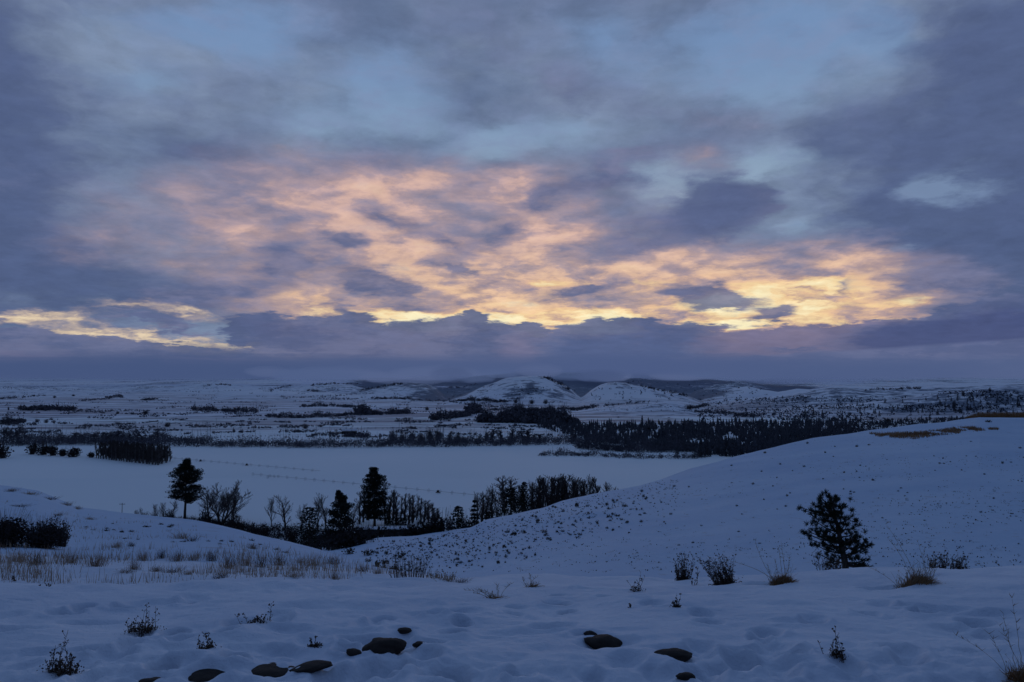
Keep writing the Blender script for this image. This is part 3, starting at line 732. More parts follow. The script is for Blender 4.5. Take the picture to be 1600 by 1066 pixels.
def weed(name, label, cat, x, y, w, h, stems, style='weed', lean=0.0, tall=None, mat=None, group=None, d=None, seed=None, extra=None):
    """plant standing at photo position (x, y), about w x h photo units; style: weed, reed, grass, arch"""
    rng = random.Random(seed if seed is not None else int(x * 7 + y))
    if d is None: X, Y, Z = hit(x, y)
    else:
        u, t = ray(x, y); X, Y = float(u) * d, d; Z = gz(X, Y)
    k = Y / F; W = w * k; H = h * k
    lz = patch(X, Y, max(W, .2) * 1.6)
    root = thing(name, label, cat, (X, Y, Z), group)
    st = MB(); hd = MB(); single = stems <= 9
    sm = mat or (m_straw if style == 'grass' else m_weed)
    r0 = max(.0022, .00034 * Y * .9) if style != 'grass' else max(.0012, .00022 * Y)
    for i in range(stems):
        px = rng.uniform(-.5, .5) * W * (.75 if style != 'reed' else .9); py = rng.uniform(-.5, .5) * W * .5
        z0 = lz(X + px, Y + py) - Z - .02
        hh = H * rng.uniform(.35, 1.0) * (1 if style != 'reed' else 1)
        if style == 'weed' and i >= 4: hh = H * rng.uniform(.18, .55)
        if tall and i < len(tall): px = tall[i][0] * W; hh = tall[i][1] * H; ln = tall[i][2]; z0 = lz(X + px, Y + py) - Z - .02
        else: ln = lean + (px / max(W, 1e-6)) * .5 + rng.uniform(-.15, .15)
        if style == 'grass': ln = lean + rng.uniform(-.55, .55)
        pts = stem_pts(rng, (px, py, z0), hh, ln, .18 if style != 'grass' else .6)
        n = len(pts)
        st.tube(pts, [r0 * (1.15 - .8 * j / (n - 1)) for j in range(n)], 4 if style != 'grass' else 3)
        if style in ('weed', 'twig'):
            for q in range(int(4 + hh / max(H, 1e-6) * 8)):        # side shoots, dry leaves and seed heads
                j = rng.randint(1, n - 1); a = Vector(pts[j - 1]).lerp(Vector(pts[j]), rng.random())
                s = hh * rng.uniform(.05, .16)
                e = a + Vector((rng.uniform(-1, 1) * s, rng.uniform(-1, 1) * s * .6, s * rng.uniform(.3, 1.0)))
                st.tube([a, a.lerp(e, .5) + Vector((0, 0, -s * .08)), e], [r0 * .7, r0 * .6, r0 * .4], 3, False)
                for _ in range(2): hd.leaf(e + Vector((rng.uniform(-1, 1), rng.uniform(-1, 1), rng.uniform(-1, 1))) * r0 * 2, r0 * rng.uniform(4, 9), rng)
        elif style == 'reed':
            for q in range(3):
                j = rng.randint(n // 2, n - 1); a = Vector(pts[j]); s = hh * rng.uniform(.06, .14)
                e = a + Vector((rng.uniform(-.6, .6) * s, rng.uniform(-.5, .5) * s, s))
                st.tube([a, e], [r0 * .6, r0 * .35], 3, False)
                hd.leaf(e, r0 * 6, rng)
        elif style == 'grass' and rng.random() < .25:
            for _ in range(3): hd.leaf(Vector(pts[-1]) + Vector((rng.gauss(0, 1), rng.gauss(0, 1), rng.gauss(0, 1))) * r0 * 3, r0 * 7, rng)
        if single:
            link('stem', st.mesh('stem', sm), root); st = MB()
    if style in ('weed', 'twig') and stems > 5:      # matted leaves at the foot
        for _ in range(stems * 16):
            px = rng.gauss(0, .24) * W; py = rng.gauss(0, .2) * W * .6
            hd.leaf((px, py, lz(X + px, Y + py) - Z + abs(rng.gauss(0, .09)) * H), .009 * (1 + Y * .1), rng)
    if st.f: link('stem', st.mesh('stem', sm), root)
    if hd.f: link('foliage', hd.mesh('foliage', m_weed if sm is not m_straw else m_straw), root)  # seed heads and dry leaves together in one mesh
    return root, X, Y, Z

weed('weed', 'dead weed in two dark leafy clumps with two tall spikes, nearest on the left', 'weed', 98, 1052, 50, 66, 26, tall=[(-.22, 1.0, .25), (-.35, .72, .05), (.3, .85, -.25), (.2, .62, .1)])
weed('weed', 'dark low weed with a few thin upright spikes, alone in mid snow left of centre', 'weed', 223, 987, 50, 50, 26, tall=[(-.05, .9, .15), (.4, .85, .02), (.05, 1.0, .1), (.12, .7, .1)])
weed('weed', 'small low weed with one bent spike leaning left', 'weed', 322, 1014, 32, 32, 12, tall=[(.35, 1.0, -.45), (.25, .5, .1)])
weed('weed', 'open weed of few spreading stems and one upright stalk at its right', 'weed', 396, 973, 46, 34, 14, tall=[(.5, .9, .02), (-.35, .85, -.4), (-.1, .8, -.2), (-.2, .5, .2)])
weed('weed', 'tiny dark weed with two stubs above the front row of stones', 'weed', 491, 1010, 22, 18, 9)
weed('weed', 'pale three-pronged weed in the snow below the hillside, left of the brush tufts', 'weed', 993, 924, 22, 34, 6, tall=[(.1, 1.0, .25), (-.05, .65, -.5), (.2, .8, .3)])
weed('weed', 'little pointed weed alone in open snow beneath the narrow brush tuft', 'weed', 1057, 949, 14, 26, 8, tall=[(.2, 1.0, .1)])
weed('weed', 'tiny sprig just poking out of the snow near the middle right', 'weed', 983, 950, 6, 9, 3)
weed('weed', 'thin dead sprig leaning beside the narrow brush tuft', 'weed', 1083, 914, 16, 28, 3, tall=[(0, .8, .3), (-.1, .5, 0), (.3, 1, .2)])
weed('weed', 'dark stubby weed with two curved stalks, low right of the young pine', 'weed', 1309, 1026, 24, 48, 9, tall=[(.0, 1.0, -.1), (.3, .95, -.22), (-.9, .55, -.3)])
weed('weed', 'thin lone stalk at the far left of the snow', 'weed', 24, 908, 5, 14, 2)
weed('weed', 'sparse low sprigs far left in the snow, next to the thin lone stalk', 'weed', 70, 916, 24, 9, 4)
# brush tufts along the lip of the snow, right of centre
weed('brush_tuft', 'narrow upright tuft of dry brush on the snow lip', 'brush', 1068, 906, 22, 46, 40, style='twig', d=10.6)
weed('brush_tuft', 'dense rounded tuft of dry brush leaning left on the snow lip', 'brush', 1132, 914, 34, 50, 70, style='twig', lean=-.30)
weed('brush_tuft', 'left one of a pair of dark twiggy tufts right of the young pine', 'brush', 1467, 890, 28, 40, 42, style='twig', d=14.5)
weed('brush_tuft', 'right one of a pair of dark twiggy tufts right of the young pine', 'brush', 1497, 889, 24, 40, 36, style='twig', d=14.5, lean=.1)
weed('brush_tuft', 'clump of tall straight brown reeds where the two slopes meet', 'brush', 637, 912, 54, 44, 90, style='reed', d=11.6)
weed('brush_tuft', 'low reddish reeds beside the tall reed clump', 'brush', 690, 912, 46, 15, 60, style='reed', d=12.2, mat=m_straw)

def mound(name, label, x, y, w, h, blades, long_stalks, seed, old=900):
    root, X, Y, Z = weed(name, label, 'grass clump', x, y, w, h, blades, style='grass', seed=seed, lean=.12)
    k = Y / F; rng = random.Random(seed)
    lz = patch(X, Y, w * k * 2)
    st = MB()
    for (dx, hh, ln, cu) in long_stalks:
        p = Vector((dx * k, 0, lz(X + dx * k, Y) - Z)); H = hh * k
        pts = [p + Vector((H * (ln * t + cu * t * t), rng.uniform(-.01, .01), H * (t - .25 * max(0, abs(ln + cu) - .3) * t * t))) for t in [i / 10 for i in range(11)]]
        st.tube(pts, [max(.0016, .00036 * Y) * (1 - .07 * i) for i in range(11)], 4)
        for j in range(6, 11):
            for _ in range(3): st.ribbon(pts[j], pts[j] + Vector((rng.uniform(-1, 1), rng.uniform(-1, 1), .8)) * .03, .004, .001, rng)
    link('stalk', st.mesh('stalk', m_straw), root)
    fm = MB()       # thatch of old blades at the foot
    for _ in range(old):
        a = rng.gauss(0, .28) * w * k; b = rng.gauss(0, .22) * w * k * .6
        hz = lz(X + a, Y + b) - Z - .01
        ht = h * k * .45 * math.exp(-(a / (w * k * .42)) ** 2)
        fm.ribbon((a, b, hz), (a + rng.uniform(-.05, .12), b + rng.uniform(-.06, .06), hz + ht * rng.uniform(.3, 1)), .006, .002, rng)
    link('thatch', fm.mesh('thatch', m_rust), root)
mound('grass_clump', 'dry grass clump with tall wispy stalks and one arching stalk, left of the young pine', 1217, 912, 34, 34, 60, [(12, 60, -.12, .0), (8, 52, -.2, .06), (2, 34, -.25, .05), (-4, 70, -.7, .25), (-2, 62, -.95, -.75), (14, 40, .02, .05), (-10, 30, -.3, .1)], 5)
mound('grass_clump', 'broad rust-coloured grass clump with long stalks in a snow hollow, right of the young pine', 1428, 912, 60, 36, 150, [(6, 95, -.35, -.15), (-2, 75, -.2, -.3), (22, 62, -.15, -.08), (28, 40, -.15, 0), (-20, 46, -.7, -.4), (-8, 40, -.5, .9), (10, 36, .4, .3), (20, 52, -.25, .2)], 6)
mound('grass_clump', 'wispy arching grass clump drooping left over the snow lip near the centre', 770, 935, 26, 16, 40, [(6, 20, -.7, -.9), (4, 22, -.9, -1.2), (10, 20, -.4, .2), (12, 24, .2, .5), (-8, 12, -1.2, -.6), (0, 14, -1.6, .2)], 7, 90)
mound('grass_clump', 'small arched grass clump right beside the drooping one near the centre', 830, 917, 24, 14, 40, [(4, 18, -.8, .5), (0, 16, -.5, 1.1), (-6, 14, -.9, .4)], 8, 120)
# tall stalks at the right edge
mound('grass_clump', 'large grass clump cut by the right edge with long arching stalks', 1596, 1063, 44, 44, 70, [(-6, 100, -.15, -.05), (2, 125, -.05, -.06), (-18, 80, -.6, -.4), (10, 80, .15, 0), (-20, 70, -.2, -.18), (4, 84, -.3, -.1)], 9)
# ------------------------------------------------------------------ tree and bush prototypes (part meshes shared by their copies)
def V3(*a): return Vector(a)
def jitter(rng, d, amt):
    return (d + V3(rng.gauss(0, amt), rng.gauss(0, amt), rng.gauss(0, amt))).normalized()

def grow(tr, cr, rng, p, d, length, rad, level, maxl, up, spread, nseg=3, kids=(6, 5, 5, 4), twig=.05, limit=None, ratio=1.0, start=.22, wob=.13):
    pts = [p]; q = p; dd = d
    for i in range(nseg):
        dd = (jitter(rng, dd, .13 if level else wob) + V3(0, 0, up)).normalized()
        q = q + dd * (length / nseg); pts.append(q)
    radii = [rad * (1 - .72 * i / nseg) for i in range(nseg + 1)]
    mb = tr if level <= 1 else cr
    if level >= maxl:
        mb.ribbon(pts[0], pts[2], twig, twig * .7, rng); mb.ribbon(pts[2], pts[3], twig * .7, twig * .3, rng)
    else:
        mb.tube(pts, radii, 6 if level == 0 else (4 if level == 1 else 3), level <= 1)
    if level >= maxl: return
    n = kids[min(level, len(kids) - 1)]
    for i in range(n):
        t0 = .25 if level else start
        t = t0 + (1 - t0) * (i + rng.random()) / n
        k = min(int(t * nseg), nseg - 1); a = pts[k].lerp(pts[k + 1], t * nseg - k)
        ax = (pts[k + 1] - pts[k]).normalized()
        o = ax.orthogonal().normalized(); o.rotate(Matrix.Rotation(rng.uniform(0, 6.283), 3, ax))
        ang = spread * rng.uniform(.75, 1.25)
        nd = ax * math.cos(ang) + o * math.sin(ang)
        ln = length * rng.uniform(.42, .68) * (1.15 - .5 * t) * (ratio if level == 0 else 1)
        grow(tr, cr, rng, a, nd, ln, max(radii[k] * .5, twig * .6), level + 1, maxl, up, spread, nseg, kids, twig, limit, ratio, start)

def fit(mbs, H, W):
    """scale so that the tree is H high and W wide about its foot"""
    z = max(v[2] for mb in mbs for v in mb.v)
    xs = sorted(abs(v[0]) for mb in mbs for v in mb.v); x = xs[int(len(xs) * .93)]
    sx_ = W / 2 / x; sz = H / z
    for mb in mbs: mb.v = [(v[0] * sx_, v[1] * sx_, v[2] * sz) for v in mb.v]

def bare_tree(seed, H, W, style, tm, cm, twig=.055):
    rng = random.Random(seed); tr = MB(); cr = MB()
    if style == 'spread':
        for k in range(5):
            a = k * 1.257 + rng.uniform(-.3, .3); ln = rng.uniform(.25, .5)
            grow(tr, cr, rng, V3(math.cos(a) * .25, math.sin(a) * .25, -.3), V3(math.cos(a) * ln, math.sin(a) * ln, 1).normalized(), H * .62, .26, 0, 3, .10, .55, 4, (9, 7, 6, 5), twig)
    elif style == 'oval':
        grow(tr, cr, rng, V3(0, 0, -.3), V3(0, 0, 1), H * .75, .24, 0, 3, .12, .50, 4, (16, 6, 6, 5), twig, None, .75, .16, .08)
    elif style == 'column':
        grow(tr, cr, rng, V3(0, 0, -.3), V3(0, 0, 1), H * .88, .24, 0, 3, .28, .34, 4, (36, 6, 5, 3), twig, None, .34, .05, .03)
    elif style == 'shrub':
        for k in range(9):
            a = rng.uniform(0, 6.28); ln = rng.uniform(.15, .7)
            grow(tr, cr, rng, V3(math.cos(a) * .4, math.sin(a) * .4, -.2), V3(math.cos(a) * ln, math.sin(a) * ln, 1).normalized(), H * .6, .10, 1, 3, .08, .5, 3, (0, 6, 5, 3), twig)
    fit([tr, cr], H, W)
    return [('trunk', tr.mesh('trunk', tm)), ('crown', cr.mesh('crown', cm))]

def leaf_lump(mb, rng, c, r, n, size, flat=0.0):
    for _ in range(n):
        d = V3(rng.gauss(0, 1), rng.gauss(0, 1), rng.gauss(0, 1)).normalized() * rng.random() ** .45
        mb.leaf((c[0] + d.x * r[0], c[1] + d.y * r[1], c[2] + d.z * r[2]), size, rng, flat)

def ponderosa(seed, H, W, bare=.2, limbs=46):
    rng = random.Random(seed); tr = MB(); cr = MB()
    pts = [V3(rng.gauss(0, .1) * i * .5, rng.gauss(0, .1) * i * .5, H * i / 8 - (.3 if i == 0 else 0)) for i in range(9)]
    tr.tube(pts, [.42 * (1 - .85 * i / 8) for i in range(9)], 8)
    for i in range(limbs):
        t = bare + (1 - bare) * (i + rng.random() * .8) / limbs
        k = min(int(t * 8), 7); a = pts[k].lerp(pts[k + 1], t * 8 - k)
        prof = (1 - t) ** .34 * (.62 + .38 * math.sin(min(1, (t - bare) / .22) * 1.57))
        ln = W / 2 * max(.16, prof * min(1, (1 - t) / .16) ** .7) * rng.uniform(.65, 1.15)
        th = i * 2.4 + rng.uniform(-.5, .5)
        e = a + V3(math.cos(th) * ln, math.sin(th) * ln, ln * rng.uniform(-.25, .5))
        m = a.lerp(e, .5) + V3(0, 0, -.06 * ln)
        tr.tube([a, m, e], [.11 * (1.1 - t), .07, .03], 4, False)
        for q in (.4, .62, .82, 1.0):
            c = a.lerp(e, q) + V3(rng.gauss(0, .3), rng.gauss(0, .3), rng.gauss(.25, .25))
            leaf_lump(cr, rng, c, (ln * .34 + .4, ln * .34 + .4, .95), int(40 + 20 * q), .5, .0)
    leaf_lump(cr, rng, (pts[8].x, pts[8].y, H - .6), (1.0, 1.0, .9), 80, .42)
    return [('trunk', tr.mesh('trunk', m_bark)), ('crown', cr.mesh('crown', m_spruce))]

def cone_tree(seed, H, W, power=.8, n=1700, mat=None, tiers=0, droop=.25):
    rng = random.Random(seed); tr = MB(); cr = MB()
    tr.tube([V3(0, 0, -.3), V3(0, 0, H * .5), V3(0, 0, H * .97)], [.3, .18, .03], 7)
    lay = tiers or int(H * 1.5)
    for j in range(lay):
        t = (j + .3 * rng.random()) / lay
        z = H * (.04 + .95 * t); r = W / 2 * (1 - t) ** power
        nb = max(4, int(11 * (1 - t) + 4))
        for k in range(nb):
            a = 6.283 * k / nb + rng.uniform(-.4, .4) + j; ln = r * rng.uniform(.7, 1.12)
            for q in range(max(2, int(n / lay / nb))):
                s = rng.random() ** .6; rr = ln * s
                cr.leaf((math.cos(a) * rr + rng.gauss(0, .16), math.sin(a) * rr + rng.gauss(0, .16), z - droop * rr + rng.gauss(0, .14)), .46, rng, .25)
    return [('trunk', tr.mesh('trunk', m_bark)), ('crown', cr.mesh('crown', mat or m_spruce))]

def bush(seed, H, W, n=260, leaf=.16, mat=None, twigs=40, twigr=.012, lumps=5):
    rng = random.Random(seed); st = MB(); cr = MB()
    for k in range(lumps):
        a = rng.uniform(0, 6.28); r = W * .26 * rng.random() ** .5
        hh = H * rng.uniform(.55, .95)
        leaf_lump(cr, rng, (math.cos(a) * r, math.sin(a) * r, hh * .5), (W * .27, W * .27, hh * .5), n // lumps, leaf)
    for _ in range(twigs):
        a = rng.uniform(0, 6.28); r = W * .42 * rng.random(); h = H * rng.uniform(.5, 1.1)
        p = V3(math.cos(a) * r * .4, math.sin(a) * r * .4, -.05); e = V3(math.cos(a) * r + rng.gauss(0, .05) * W, math.sin(a) * r, h)
        st.tube([p, p.lerp(e, .5) + V3(0, 0, h * .08), e], [twigr, twigr * .7, twigr * .3], 3, False)
    return [('stem', st.mesh('stem', m_twig)), ('foliage', cr.mesh('foliage', mat or m_brush))]

SPREAD = [bare_tree(1, 17, 17, 'spread', m_bark, m_twig, .10)]
OVAL = [bare_tree(10 + i, 12, 5.5, 'oval', m_bark, m_twig, .06) for i in range(3)]
TALL = [bare_tree(20 + i, 18, 4.6, 'column', m_bark, m_twig, .05) for i in range(4)]
PALETALL = [bare_tree(30 + i, 18, 4.6, 'column', m_pale_bark, m_pale_twig, .055) for i in range(2)]
SHRUB = [bare_tree(40 + i, 6, 5, 'shrub', m_bark, m_twig, .05) for i in range(3)]
FAROVAL = [bare_tree(50 + i, 12, 8, 'oval', m_farbrush, m_farbrush, .10) for i in range(3)]
FARCOL = [bare_tree(60 + i, 14, 3.4, 'column', m_farbrush, m_farbrush, .10) for i in range(3)]
BUSH = [bush(70 + i, 3, 4, 420, .34, m_brush, 40, .025) for i in range(3)]

# ------------------------------------------------------------------ trees in the hollow below the slopes
def stand(protos, size, name, label, cat, x, ytop, d, w, group=None, rz=None, y_hint=800):
    """stands a copied tree at depth d in line with photo column x, its top at photo height ytop, w photo units wide"""
    u, t = ray(x, ytop); X = float(u) * d; Z = gz(X, d)
    H = float(t) * d - Z
    W = w * d / F
    rng = random.Random(int(x * 31 + ytop * 7))
    sw = W / size[1] * 1.12
    return place(protos, name, label, cat, (X, d, Z), group, rng.uniform(0, 6.28) if rz is None else rz, (sw, sw, H / size[0]))

PO1 = ponderosa(3, 24, 11.5, .30, 64); PO2 = ponderosa(4, 27, 9.5, .12, 80); PO3 = ponderosa(6, 21, 12, .05, 62)
stand(PO1, (24, 11.5), 'pine_tree', 'tall pine with a bare lower trunk on a snowy rise, left of the fan-shaped tree', 'tree', 291, 720, 350, 52)
stand(PO2, (27, 9.5), 'pine_tree', 'tallest pine, dark with a narrow rounded top, behind the farm sheds among bare poplars', 'tree', 586, 733, 335, 42)
stand(PO3, (21, 12), 'pine_tree', 'broad dark pine with open branch ends, standing in front at the foot of the slope', 'tree', 533, 772, 250, 54)
stand(cone_tree(5, 17, 9, .36, 3600), (17, 9), 'evergreen_tree', 'dense dark egg-shaped evergreen reaching the slope edge, left of the broad pine', 'tree', 484, 790, 265, 52)
stand(cone_tree(7, 13, 8, 1.1, 1900, None, 11, .3), (13, 8), 'evergreen_tree', 'pointed tiered evergreen with a thin spire, left of the dark round-topped evergreen', 'tree', 741, 778, 300, 42)
stand(cone_tree(8, 15, 9, .34, 3600), (15, 9), 'evergreen_tree', 'big black round-topped evergreen in front of the bare wood on the right slope', 'tree', 798, 760, 300, 54)
stand(cone_tree(9, 17, 5, .4, 2400), (17, 5), 'evergreen_tree', 'narrow dark fir between the round-topped evergreen and the bare wood', 'tree', 819, 751, 320, 26)
stand(cone_tree(11, 9, 6, .35, 1600), (9, 6), 'evergreen_tree', 'low rounded evergreen right beside the pointed tiered one', 'tree', 764, 797, 298, 30)
stand(cone_tree(12, 10, 8, .5, 2000), (10, 8), 'evergreen_tree', 'squat dark evergreen at the left end of the right-hand grove', 'tree', 716, 788, 292, 44)
stand(SPREAD[0], (17, 17), 'bare_tree', 'wide fan-shaped bare tree with many rising limbs, right of the tall bare-trunked pine pine', 'tree', 347, 749, 335, 66)
for (x, yt, d, w, pr, lab) in [
    (329, 757, 340, 26, 1, 'tall bare tree at the left shoulder of the fan-shaped tree'),
    (366, 764, 342, 26, 2, 'bare tree at the right shoulder of the fan-shaped tree'),
    (425, 775, 335, 13, 0, 'slim bare tree, left of two standing alone between fan-shaped tree and egg-shaped evergreen'),
    (447, 772, 330, 24, 1, 'rounded bare tree, right of two standing alone between fan-shaped tree and egg-shaped evergreen'),
    (374, 788, 325, 20, 2, 'small dark bare tree at the right foot of the fan-shaped tree'),
    (242, 786, 345, 9, 0, 'thin small bare tree at the left of the thicket under the tall bare-trunked pine'),
    (256, 783, 342, 16, 1, 'bushy bare tree next to the thin one, left of the tall bare-trunked pine'),
    (270, 781, 346, 16, 2, 'bushy bare tree touching the lowest branches of the tall bare-trunked pine'),
    (212, 796, 350, 8, 0, 'tiny bare sapling farthest left on the edge of the slope, right of the utility pole'),
    (223, 792, 350, 7, 2, 'leaning bare sapling second from the left on the edge of the slope'),
    (471, 785, 320, 16, 1, 'grey bare tree half hidden behind the egg-shaped evergreen'),
    (510, 767, 325, 24, 2, 'full bare tree behind the gap between the egg-shaped evergreen and the broad pine'),
    (497, 776, 330, 16, 0, 'bare tree just left of the full one behind the egg-shaped evergreen'),
    (550, 790, 315, 16, 1, 'bare tree at the right shoulder of the broad pine'),
    (758, 758, 330, 26, 1, 'pale open bare tree behind the pointed tiered evergreen'),
    (745, 766, 335, 18, 0, 'thin pale bare tree farthest left behind the pointed tiered evergreen'),
    (778, 764, 330, 20, 2, 'bare tree left of the black round-topped evergreen'),
]:
    stand(OVAL[pr], (12, 5.5), 'bare_tree', lab, 'tree', x, yt, d, w)
stand(PALETALL[0], (18, 4.6), 'bare_tree', 'faint pale tree rising tall behind the black round-topped evergreen', 'tree', 788, 744, 370, 24)
stand(PALETALL[1], (18, 4.6), 'bare_tree', 'faint pale tree close right behind the black round-topped evergreen', 'tree', 804, 746, 375, 22)
ORD = ['first', 'second', 'third', 'fourth', 'fifth', 'sixth', 'seventh', 'eighth', 'ninth', 'tenth', 'eleventh', 'twelfth', 'thirteenth', 'fourteenth', 'fifteenth', 'sixteenth', 'seventeenth', 'eighteenth']
for i, (x, yt, w) in enumerate([(562, 772, 11), (568, 768, 11), (575, 774, 11), (602, 767, 13), (608, 769, 12), (614, 772, 11), (620, 773, 10), (626, 778, 10), (633, 776, 11), (639, 776, 10), (645, 777, 11), (651, 778, 10), (657, 781, 10), (663, 786, 10), (669, 786, 10), (674, 789, 10), (679, 793, 10), (684, 798, 9)]):
    stand(TALL[i % 4], (18, 4.6), 'poplar_tree', f'slim bare poplar, {ORD[i]} from the left in the row around the tallest pine', 'tree', x, yt - 5, 340 + (i % 3) * 5, w * .9, 'row of bare poplars behind the farm sheds')
for i, (x, yt, w, d) in enumerate([(830, 748, 14, 335), (838, 744, 16, 330), (847, 741, 17, 338), (853, 745, 15, 326), (860, 741, 18, 335), (868, 743, 18, 330), (876, 740, 18, 340), (885, 738, 20, 336), (893, 744, 17, 330), (900, 747, 16, 338), (906, 744, 18, 332), (914, 748, 16, 340), (925, 740, 17, 345), (937, 745, 16, 345), (944, 752, 13, 350), (952, 752, 13, 350), (960, 760, 10, 352), (822, 757, 14, 325)]):
    stand(TALL[(i * 3 + 1) % 4] if i % 3 else OVAL[i % 3], (18, 4.6) if i % 3 else (12, 5.5), 'bare_tree', f'leafless tall tree, {ORD[i] if i < 17 else "leftmost and lowest"}{" from the left" if i < 17 else ""} in the dense bare wood on the right slope', 'tree', x, yt, d, w * 1.0, 'bare wood behind the right slope')

for i, (x, yt, w, d) in enumerate([(815, 756, 13, 352), (834, 752, 14, 350), (842, 746, 14, 352), (850, 744, 14, 350), (857, 746, 14, 352), (864, 745, 14, 348), (872, 744, 15, 352), (880, 742, 15, 350), (889, 743, 15, 352), (897, 748, 14, 350), (909, 749, 14, 352), (919, 750, 12, 352), (768, 762, 14, 345), (753, 768, 13, 345)]):
    stand(TALL[i % 4], (18, 4.6), 'bare_tree', 'slender leafless tree standing in the second rank of the bare wood on the right', 'tree', x, yt, d, w * .9, 'second rank of the bare wood')
# dark understorey between the trunks: nobody could count it
rng = random.Random(77)
ub = MB(); uy = []
def brushed(mb, x, y, dmin, H, W, n, leaf):
    X, Y, Z = hit(x, y, dmin)
    leaf_lump(mb, rng, (X, Y, Z + H * .4), (W / 2, W / 2, H * .55), n, leaf)
    for _ in range(5):
        a = rng.uniform(-.5, .5) * W
        mb.ribbon((X + a, Y, Z), (X + a + rng.gauss(0, .2) * H, Y + rng.gauss(0, .3), Z + H * rng.uniform(.8, 1.5)), .08, .03, rng)
for _ in range(520):
    x = rng.uniform(318, 690); top = np.interp(x, [318, 360, 400, 480, 560, 690], [816, 820, 824, 828, 834, 826]); bot = np.interp(x, [318, 400, 480, 540, 600, 690], [822, 842, 860, 862, 846, 838])
    y = rng.uniform(top, bot)
    if 548 < x < 660 and 827 < y < 840 and rng.random() < .93: continue
    brushed(ub, x, y, 105 if x < 560 else 130, rng.uniform(1.2, 3.0), rng.uniform(3, 6), 42, .55)
for _ in range(150):
    x = rng.uniform(690, 960); d = rng.uniform(292, 345)
    u, t = ray(x, 800); X = float(u) * d
    leaf_lump(ub, rng, (X, d, gz(X, d) + 1.2), (2.2, 2.2, 1.6), 40, .6)
    if 805 < x < 915: leaf_lump(ub, rng, (X, d + 4, gz(X, d) + rng.uniform(2, 6)), (2.5, 2.2, 2.4), 16, .45)
for _ in range(70):
    x = rng.uniform(225, 330); y = np.interp(x, [225, 330], [808, 818]) + rng.uniform(-4, 4)
    brushed(ub, x, y, 200, rng.uniform(.8, 1.8), rng.uniform(2, 4), 24, .4)
tag(link('underbrush', ub.mesh('underbrush', m_brush)), 'dark tangled underbrush filling the hollow between the trees and sheds', None, None, 'stuff')
for i, (x, yt, d, w, lab) in enumerate([
    (322, 786, 325, 28, 'dark bushy shrub between the tall bare-trunked pine and the fan-shaped bare tree'),
    (360, 797, 322, 24, 'dark shrub under the right limbs of the fan-shaped bare tree'),
    (703, 792, 290, 18, 'bristly shrub at the far left end of the right-hand grove'),
    (728, 800, 290, 22, 'dark shrub between the squat evergreen and the pointed tiered one'),
    (780, 790, 295, 18, 'dark shrub at the left foot of the black round-topped evergreen'),
    (686, 818, 285, 16, 'low reddish shrub at the right end of the poplar row'),
    (265, 796, 345, 20, 'low shrub beneath the left branches of the tall bare-trunked pine'),
    (395, 818, 315, 26, 'low round shrub right of the fan-shaped tree'),
    (412, 822, 312, 24, 'low round shrub below the slim lone bare tree'),
    (457, 820, 300, 26, 'low round shrub just left of the egg-shaped evergreen'),
]):
    stand(BUSH[i % 3], (3, 4), 'shrub', lab, 'shrub', x, yt, d, w)
# ------------------------------------------------------------------ farm sheds, pole, wheel lines
def shed(name, label, x, y, d, wpx, depth, wall, rise_, rz=0.0, flat=False):
    u, t = ray(x, y); X = float(u) * d; Z = gz(X, d)
    W = wpx * d / F
    r = thing(name, label, 'building', (X, d, Z), None, rz)
    mb = MB(); mb.box((-W / 2, -depth / 2, -.5), (W / 2, depth / 2, wall)); link('wall', mb.mesh('wall', m_siding), r)
    rb = MB(); e = .45; n = len(rb.v)
    for (yy, zz) in ((-depth / 2 - e, wall + .02), (0, wall + rise_), (depth / 2 + e, wall + .02), (depth / 2 + e, wall + .30), (0, wall + rise_ + .32), (-depth / 2 - e, wall + .30)):
        for xx in (-W / 2 - e, W / 2 + e): rb.v.append((xx, yy, zz))
    k = 6
    for i in range(k): a, b = 2 * i, 2 * ((i + 1) % k); rb.f.append((a, a + 1, b + 1, b))
    rb.f.append(tuple(2 * i for i in range(k))); rb.f.append(tuple(2 * i + 1 for i in reversed(range(k))))
    link('roof', rb.mesh('roof', m_roofsnow), r)
    db = MB(); db.box((-1.1, -depth / 2 - .06, 0), (1.1, -depth / 2 + .02, min(2.2, wall * .85))); link('door', db.mesh('door', m_wood), r)
    for q in (-.32, .3):
        wb = MB(); wb.box((W * q - .5, -depth / 2 - .05, wall * .45), (W * q + .5, -depth / 2 + .02, wall * .8)); link('window', wb.mesh('window', m_glass), r)
    return r
shed('farm_shed', 'long low dark shed under a snow-covered roof, in front of the tallest pine', 606, 834, 318, 98, 4.2, 2.2, .5)
shed('farm_shed', 'small shed with a snowy roof nearest the slope, below the long low shed', 616, 838, 296, 25, 3.2, 1.6, .4)
shed('farm_shed', 'little snow-roofed shed between the egg-shaped evergreen and the broad pine', 508, 838, 305, 22, 4, 2.4, .4)
# tall clipped hedge beside the sheds
rng = random.Random(5)
hb = MB(); d = 338.
X0 = float(ray(601, 815)[0]) * d; X1 = float(ray(636, 815)[0]) * d; zt = float(ray(610, 809)[1]) * d; zb = gz((X0 + X1) / 2, d)
for _ in range(1500): hb.leaf((rng.uniform(X0, X1), d + rng.uniform(-1.2, 1.2), rng.uniform(zb, zt) + rng.gauss(0, .08)), .5, rng)
tag(link('hedge', hb.mesh('hedge', m_spruce)), 'square-topped dark hedge right of the tallest pine, in front of the poplars', 'hedge')

